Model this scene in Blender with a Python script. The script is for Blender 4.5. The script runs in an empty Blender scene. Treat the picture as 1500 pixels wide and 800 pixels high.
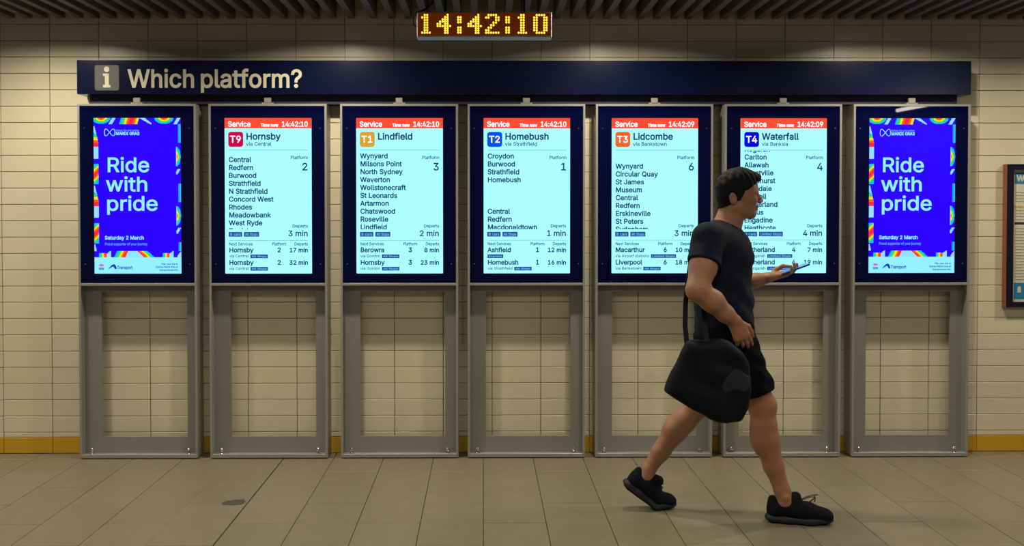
import bpy, bmesh, math, random, mathutils
import numpy as np
from mathutils import Vector, Matrix
random.seed(7)
C = bpy.context.scene.collection
SC = bpy.context.scene

# ------------------------------------------------------------------ camera, world, lights, exposure
cam = bpy.data.cameras.new('camera'); cam_o = bpy.data.objects.new('camera', cam); C.objects.link(cam_o)
SC.camera = cam_o
cam.sensor_width = 36; cam.lens = 33.36; cam.shift_x = 0.0207; cam.shift_y = -0.0421; cam.clip_start = 0.05
YAW, PITCH, ROLL = 8.04e-3, -1.8166e-2, -3.5e-4
fw = Vector((math.sin(YAW)*math.cos(PITCH), math.cos(YAW)*math.cos(PITCH), math.sin(PITCH)))
rt = Vector((math.cos(YAW), -math.sin(YAW), 0)); up = rt.cross(fw)
r2 = rt*math.cos(ROLL)+up*math.sin(ROLL); u2 = up*math.cos(ROLL)-rt*math.sin(ROLL)
M = Matrix((r2, u2, -fw)).transposed().to_4x4(); M.translation = (0, -5.837, 1.479)
cam_o.matrix_world = M

W = bpy.data.worlds.new('world'); SC.world = W; W.use_nodes = True
bg = W.node_tree.nodes['Background']; bg.inputs[0].default_value = (0.80, 0.84, 1.0, 1); bg.inputs[1].default_value = 0.075
SC.view_settings.view_transform = 'Standard'; SC.view_settings.look = 'None'
SC.view_settings.exposure = 0.0; SC.view_settings.gamma = 1.0; SC.view_settings.use_curve_mapping = False
LAMP_X = (-4.2, -2.55, -0.89, 0.77, 2.44, 4.1)
LAMP_Y = (-0.75, -3.15, -4.53)
LAMP_W = (27.0, 18.0, 9.0)
WARM = (1.0, 0.89, 0.68)
lamp_data = []
for k in range(3):
    l = bpy.data.lights.new('downlight_beam', 'AREA'); l.shape = 'DISK'; l.size = 0.11; l.energy = LAMP_W[k]
    l.color = WARM; l.spread = math.radians(179); lamp_data.append(l)

# ------------------------------------------------------------------ materials
def mat(name, col, rough=0.5, metal=0.0, emit=None, strength=0.0, spec=0.5, noise=0.0, nscale=20.0, bump=0.0, bscale=200.0, rnd=0.0, coat=0.0):
    m = bpy.data.materials.new(name); m.use_nodes = True; nt = m.node_tree; b = nt.nodes['Principled BSDF']
    b.inputs['Base Color'].default_value = (*col, 1); b.inputs['Roughness'].default_value = rough
    b.inputs['Metallic'].default_value = metal; b.inputs['Specular IOR Level'].default_value = spec
    b.inputs['Coat Weight'].default_value = coat
    if emit:
        b.inputs['Emission Color'].default_value = (*emit, 1); b.inputs['Emission Strength'].default_value = strength
    last = None
    if noise or rnd:
        tc = nt.nodes.new('ShaderNodeNewGeometry')
        mx = nt.nodes.new('ShaderNodeHueSaturation'); mx.inputs['Color'].default_value = (*col, 1)
        n = nt.nodes.new('ShaderNodeTexNoise'); n.inputs['Scale'].default_value = nscale; n.inputs['Detail'].default_value = 5
        nt.links.new(tc.outputs['Position'], n.inputs['Vector'])
        a = nt.nodes.new('ShaderNodeMath'); a.operation = 'MULTIPLY_ADD'; a.inputs[1].default_value = noise*2; a.inputs[2].default_value = 1-noise
        nt.links.new(n.outputs['Fac'], a.inputs[0])
        if rnd:
            oi = nt.nodes.new('ShaderNodeObjectInfo'); s = nt.nodes.new('ShaderNodeMath'); s.operation = 'ADD'
            nt.links.new(oi.outputs['Random'], s.inputs[0]); nt.links.new(tc.outputs['Random Per Island'], s.inputs[1])
            fr = nt.nodes.new('ShaderNodeMath'); fr.operation = 'FRACT'; nt.links.new(s.outputs[0], fr.inputs[0])
            a2 = nt.nodes.new('ShaderNodeMath'); a2.operation = 'MULTIPLY_ADD'; a2.inputs[1].default_value = rnd*2; a2.inputs[2].default_value = -rnd
            nt.links.new(fr.outputs[0], a2.inputs[0])
            a3 = nt.nodes.new('ShaderNodeMath'); a3.operation = 'ADD'; nt.links.new(a.outputs[0], a3.inputs[0]); nt.links.new(a2.outputs[0], a3.inputs[1]); a = a3
        nt.links.new(a.outputs[0], mx.inputs['Value']); nt.links.new(mx.outputs[0], b.inputs['Base Color'])
    if bump:
        tc = nt.nodes.new('ShaderNodeNewGeometry'); n = nt.nodes.new('ShaderNodeTexNoise'); n.inputs['Scale'].default_value = bscale; n.inputs['Detail'].default_value = 3
        nt.links.new(tc.outputs['Position'], n.inputs['Vector'])
        bp = nt.nodes.new('ShaderNodeBump'); bp.inputs['Strength'].default_value = bump; bp.inputs['Distance'].default_value = 0.002
        nt.links.new(n.outputs['Fac'], bp.inputs['Height']); nt.links.new(bp.outputs[0], b.inputs['Normal'])
    return m
def emis(name, col, s=1.0):
    return mat(name, (0, 0, 0), 0.25, emit=col, strength=s, spec=0.2)

M_TILE = mat('cream_tile', (0.66, 0.605, 0.455), 0.30, noise=0.04, nscale=6, rnd=0.025, bump=0.12, bscale=25)
M_GROUT = mat('tan_grout', (0.27, 0.21, 0.12), 0.9, noise=0.1)
M_YELLOW = mat('yellow_tile', (0.56, 0.34, 0.015), 0.35, noise=0.06, nscale=9, rnd=0.03)
M_FLOOR = mat('beige_floor_tile', (0.185, 0.158, 0.112), 0.36, noise=0.16, nscale=14, rnd=0.05, bump=0.12, bscale=90)
M_FGROUT = mat('dark_floor_grout', (0.022, 0.018, 0.012), 0.9)
M_SLAT = mat('grey_slat_paint', (0.13, 0.12, 0.115), 0.6)
M_SOFFIT = mat('black_soffit', (0.01, 0.01, 0.012), 0.9)
M_STEEL = mat('grey_painted_steel', (0.34, 0.34, 0.32), 0.42, metal=0.35, noise=0.04, nscale=12)
M_PANEL = mat('grey_panel_paint', (0.25, 0.255, 0.24), 0.5, metal=0.2, noise=0.05, nscale=8)
M_CHROME = mat('polished_bolt_steel', (0.7, 0.68, 0.62), 0.15, metal=1.0)
M_BEZEL = mat('black_glass_blue_glow', (0.001, 0.002, 0.032), 0.015, spec=0.35)  # blue glow from the screens is put into the base colour
M_HOUS = mat('dark_housing', (0.008, 0.009, 0.035), 0.6)
M_SIGN = mat('navy_sign_face', (0.002, 0.005, 0.030), 0.20, spec=0.45)
M_SIGNTXT = mat('cream_sign_lettering', (0.62, 0.58, 0.44), 0.5)
M_ICON = mat('grey_icon_plate', (0.065, 0.065, 0.070), 0.5)
M_SCREEN = emis('lit_cyan_white', (0.35, 0.90, 0.97), 1.2)
M_ADBLUE = emis('lit_blue', (0.022, 0.0, 1.0), 1.15)
M_ADTXT = emis('lit_pale_cyan', (0.27, 0.80, 1.0), 1.1)
M_TXT = emis('lit_dark_teal_text', (0.006, 0.052, 0.16), 1.0)
M_RULE = emis('lit_grey_teal_rule', (0.09, 0.32, 0.38), 1.0)
M_RED = emis('lit_red_header', (1.0, 0.075, 0.03), 1.0)
M_WHITE = emis('lit_white', (1.0, 0.93, 1.0), 1.3)
M_TAG = emis('lit_navy_tag', (0.01, 0.075, 0.33), 1.0)
M_TAGTXT = emis('lit_tag_text', (0.25, 0.7, 1.0), 0.9)
M_SKIN = mat('skin', (0.33, 0.155, 0.088), 0.5, noise=0.08, nscale=25, bump=0.1, bscale=300)
M_HAIR = mat('dark_hair', (0.006, 0.0055, 0.008), 0.75, spec=0.2, bump=0.5, bscale=450)
M_SHIRT = mat('navy_black_knit', (0.008, 0.010, 0.024), 0.9, spec=0.2, bump=0.3, bscale=500)
M_SHORTS = mat('black_shorts_cloth', (0.002, 0.0025, 0.008), 0.9, spec=0.12, bump=0.3, bscale=400)
M_BAG = mat('black_bag_nylon', (0.0015, 0.002, 0.006), 0.65, spec=0.18, bump=0.3, bscale=150)
M_BAG2 = mat('grey_bag_patch', (0.016, 0.017, 0.024), 0.7, spec=0.2, bump=0.5, bscale=300)
M_SHOE = mat('black_shoe_mesh', (0.003, 0.0035, 0.008), 0.85, spec=0.2, bump=0.5, bscale=600)
M_SOLE = mat('dark_grey_foam_sole', (0.018, 0.020, 0.021), 0.6, spec=0.3)
M_OUTSOLE = mat('black_rubber', (0.004, 0.004, 0.005), 0.8, spec=0.2)
M_LACE = mat('grey_lace', (0.13, 0.125, 0.105), 0.8)
M_PHONE = mat('phone_body', (0.03, 0.05, 0.12), 0.25)
M_PSCR = mat('phone_glass', (0.01, 0.02, 0.06), 0.05, emit=(0.08, 0.25, 1.0), strength=0.5)
M_EYE = mat('eye_white', (0.30, 0.27, 0.24), 0.3)
M_IRIS = mat('brown_iris', (0.03, 0.015, 0.01), 0.2)
M_POSTERF = mat('black_poster_frame', (0.010, 0.008, 0.020), 0.25)
M_COPPER = mat('red_brown_frame_edge', (0.30, 0.10, 0.05), 0.4)
M_PAPER = mat('poster_paper', (0.62, 0.60, 0.47), 0.35)
M_PBLUE = mat('poster_blue_ink', (0.02, 0.20, 0.42), 0.4)
M_PINK = mat('poster_black_ink', (0.03, 0.03, 0.035), 0.5)
M_PGREY = mat('poster_grey_ink', (0.30, 0.29, 0.25), 0.5)
M_PORANGE = mat('poster_orange_ink', (0.55, 0.33, 0.08), 0.5)
M_LEDCASE = mat('pale_clock_casing', (0.52, 0.50, 0.55), 0.4)
M_LEDFACE = mat('amber_glow_led_window', (0.035, 0.009, 0.002), 0.25, emit=(0.30, 0.045, 0.0), strength=0.25)  # glow of the digits painted in as faint emission of the window
M_LED = emis('amber_led', (1.0, 0.50, 0.03), 2.6)
M_CABLE = mat('black_cable', (0.008, 0.008, 0.008), 0.6)
M_LAMP = emis('lamp_glass', (1.0, 0.88, 0.60), 18.0)
M_LAMPRING = mat('lamp_trim', (0.5, 0.5, 0.48), 0.4)
M_TUBE = emis('tube_glass', (1.0, 0.92, 0.75), 22.0)

# ------------------------------------------------------------------ mesh helpers
class MB:
    def __init__(s): s.v = []; s.f = []
    def box(s, x0, x1, y0, y1, z0, z1, b=0.0):
        if b <= 0:
            n = len(s.v)
            s.v += [(x0,y0,z0),(x1,y0,z0),(x1,y1,z0),(x0,y1,z0),(x0,y0,z1),(x1,y0,z1),(x1,y1,z1),(x0,y1,z1)]
            s.f += [tuple(n+i for i in q) for q in ((0,3,2,1),(4,5,6,7),(0,1,5,4),(1,2,6,5),(2,3,7,6),(3,0,4,7))]
        else:
            bm = bmesh.new(); bmesh.ops.create_cube(bm, size=1)
            for v in bm.verts: v.co = ((x0+x1)/2+v.co.x*(x1-x0), (y0+y1)/2+v.co.y*(y1-y0), (z0+z1)/2+v.co.z*(z1-z0))
            bmesh.ops.bevel(bm, geom=bm.edges[:], offset=b, segments=1, affect='EDGES')
            s.bm(bm)
        return s
    def bm(s, bm):
        n = len(s.v); bm.verts.index_update()
        s.v += [tuple(v.co) for v in bm.verts]; s.f += [tuple(n+v.index for v in f.verts) for f in bm.faces]; bm.free()
    def cyl(s, a, b, r, r2=None, n=16, cap=True):
        a = Vector(a); b = Vector(b); r2 = r if r2 is None else r2; d = (b-a).normalized()
        u = d.orthogonal().normalized(); w = d.cross(u); k = len(s.v)
        for c, rr in ((a, r), (b, r2)):
            for i in range(n):
                t = 2*math.pi*i/n; s.v.append(tuple(c+(u*math.cos(t)+w*math.sin(t))*rr))
        for i in range(n): s.f.append((k+i, k+(i+1) % n, k+n+(i+1) % n, k+n+i))
        if cap: s.f.append(tuple(k+i for i in reversed(range(n)))); s.f.append(tuple(k+n+i for i in range(n)))
        return s
    def sphere(s, c, r, seg=12, scale=(1,1,1)):
        bm = bmesh.new(); bmesh.ops.create_uvsphere(bm, u_segments=seg, v_segments=max(6, seg*2//3), radius=r)
        for v in bm.verts: v.co = Vector((v.co.x*scale[0]+c[0], v.co.y*scale[1]+c[1], v.co.z*scale[2]+c[2]))
        s.bm(bm); return s
    def tube(s, pts, r, n=8):
        P = [Vector(p) for p in pts]; k = len(s.v); u = None
        for i, p in enumerate(P):
            d = (P[min(i+1, len(P)-1)]-P[max(i-1, 0)]).normalized()
            u = d.orthogonal().normalized() if u is None else (u-d*u.dot(d)).normalized()
            w = d.cross(u); rr = r[i] if isinstance(r, (list, tuple)) else r
            for j in range(n):
                t = 2*math.pi*j/n; s.v.append(tuple(p+(u*math.cos(t)+w*math.sin(t))*rr))
        for i in range(len(P)-1):
            for j in range(n):
                a = k+i*n+j; b = k+i*n+(j+1) % n; s.f.append((a, b, b+n, a+n))
        s.f.append(tuple(k+j for j in reversed(range(n)))); s.f.append(tuple(k+(len(P)-1)*n+j for j in range(n)))
        return s
    def band(s, pts, hw, t, nrm):
        nrm = Vector(nrm)
        P = [Vector(p) for p in pts]; k = len(s.v)
        for i, p in enumerate(P):
            d = (P[min(i+1, len(P)-1)]-P[max(i-1, 0)]).normalized()
            w = d.cross(nrm).normalized(); n2 = w.cross(d).normalized()
            for a, b in ((-1,-1),(1,-1),(1,1),(-1,1)): s.v.append(tuple(p+w*hw*a+n2*t*b))
        for i in range(len(P)-1):
            for j in range(4):
                a = k+i*4+j; b = k+i*4+(j+1) % 4; s.f.append((a, b, b+4, a+4))
        s.f.append((k+3,k+2,k+1,k)); e = k+(len(P)-1)*4; s.f.append((e,e+1,e+2,e+3))
        return s
    def prism(s, poly, y0, y1):           # polygon in (x, z), extruded along y
        n = len(poly); k = len(s.v)
        s.v += [(x, y0, z) for x, z in poly]+[(x, y1, z) for x, z in poly]
        s.f.append(tuple(k+i for i in range(n))); s.f.append(tuple(k+n+i for i in reversed(range(n))))
        for i in range(n): j = (i+1) % n; s.f.append((k+i, k+n+i, k+n+j, k+j))
        return s
    def mesh(s, name, m, smooth=False):
        me = bpy.data.meshes.new(name); me.from_pydata(s.v, [], s.f); me.update()
        if m: me.materials.append(m)
        if smooth: me.shade_smooth()
        return me
def link(name, me, parent=None, loc=None):
    o = bpy.data.objects.new(name, me); C.objects.link(o)
    if parent: o.parent = parent
    if loc: o.location = loc
    return o
def obj(name, mb, m, parent=None, smooth=False, loc=None): return link(name, mb.mesh(name, m, smooth), parent, loc)
def empty(name, loc, label, cat, group=None):
    o = bpy.data.objects.new(name, None); o.empty_display_size = 0.1; C.objects.link(o); o.location = loc
    return tag(o, label, cat, group)
def tag(o, label, cat, group=None):
    o['label'] = label; o['category'] = cat
    if group: o['group'] = group
    return o
def struct(o): o['kind'] = 'structure'; return o
def world_part(name, me, root):            # mesh given in world coordinates, parented to an unrotated root
    o = link(name, me, root); o.location = -root.location; return o

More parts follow.
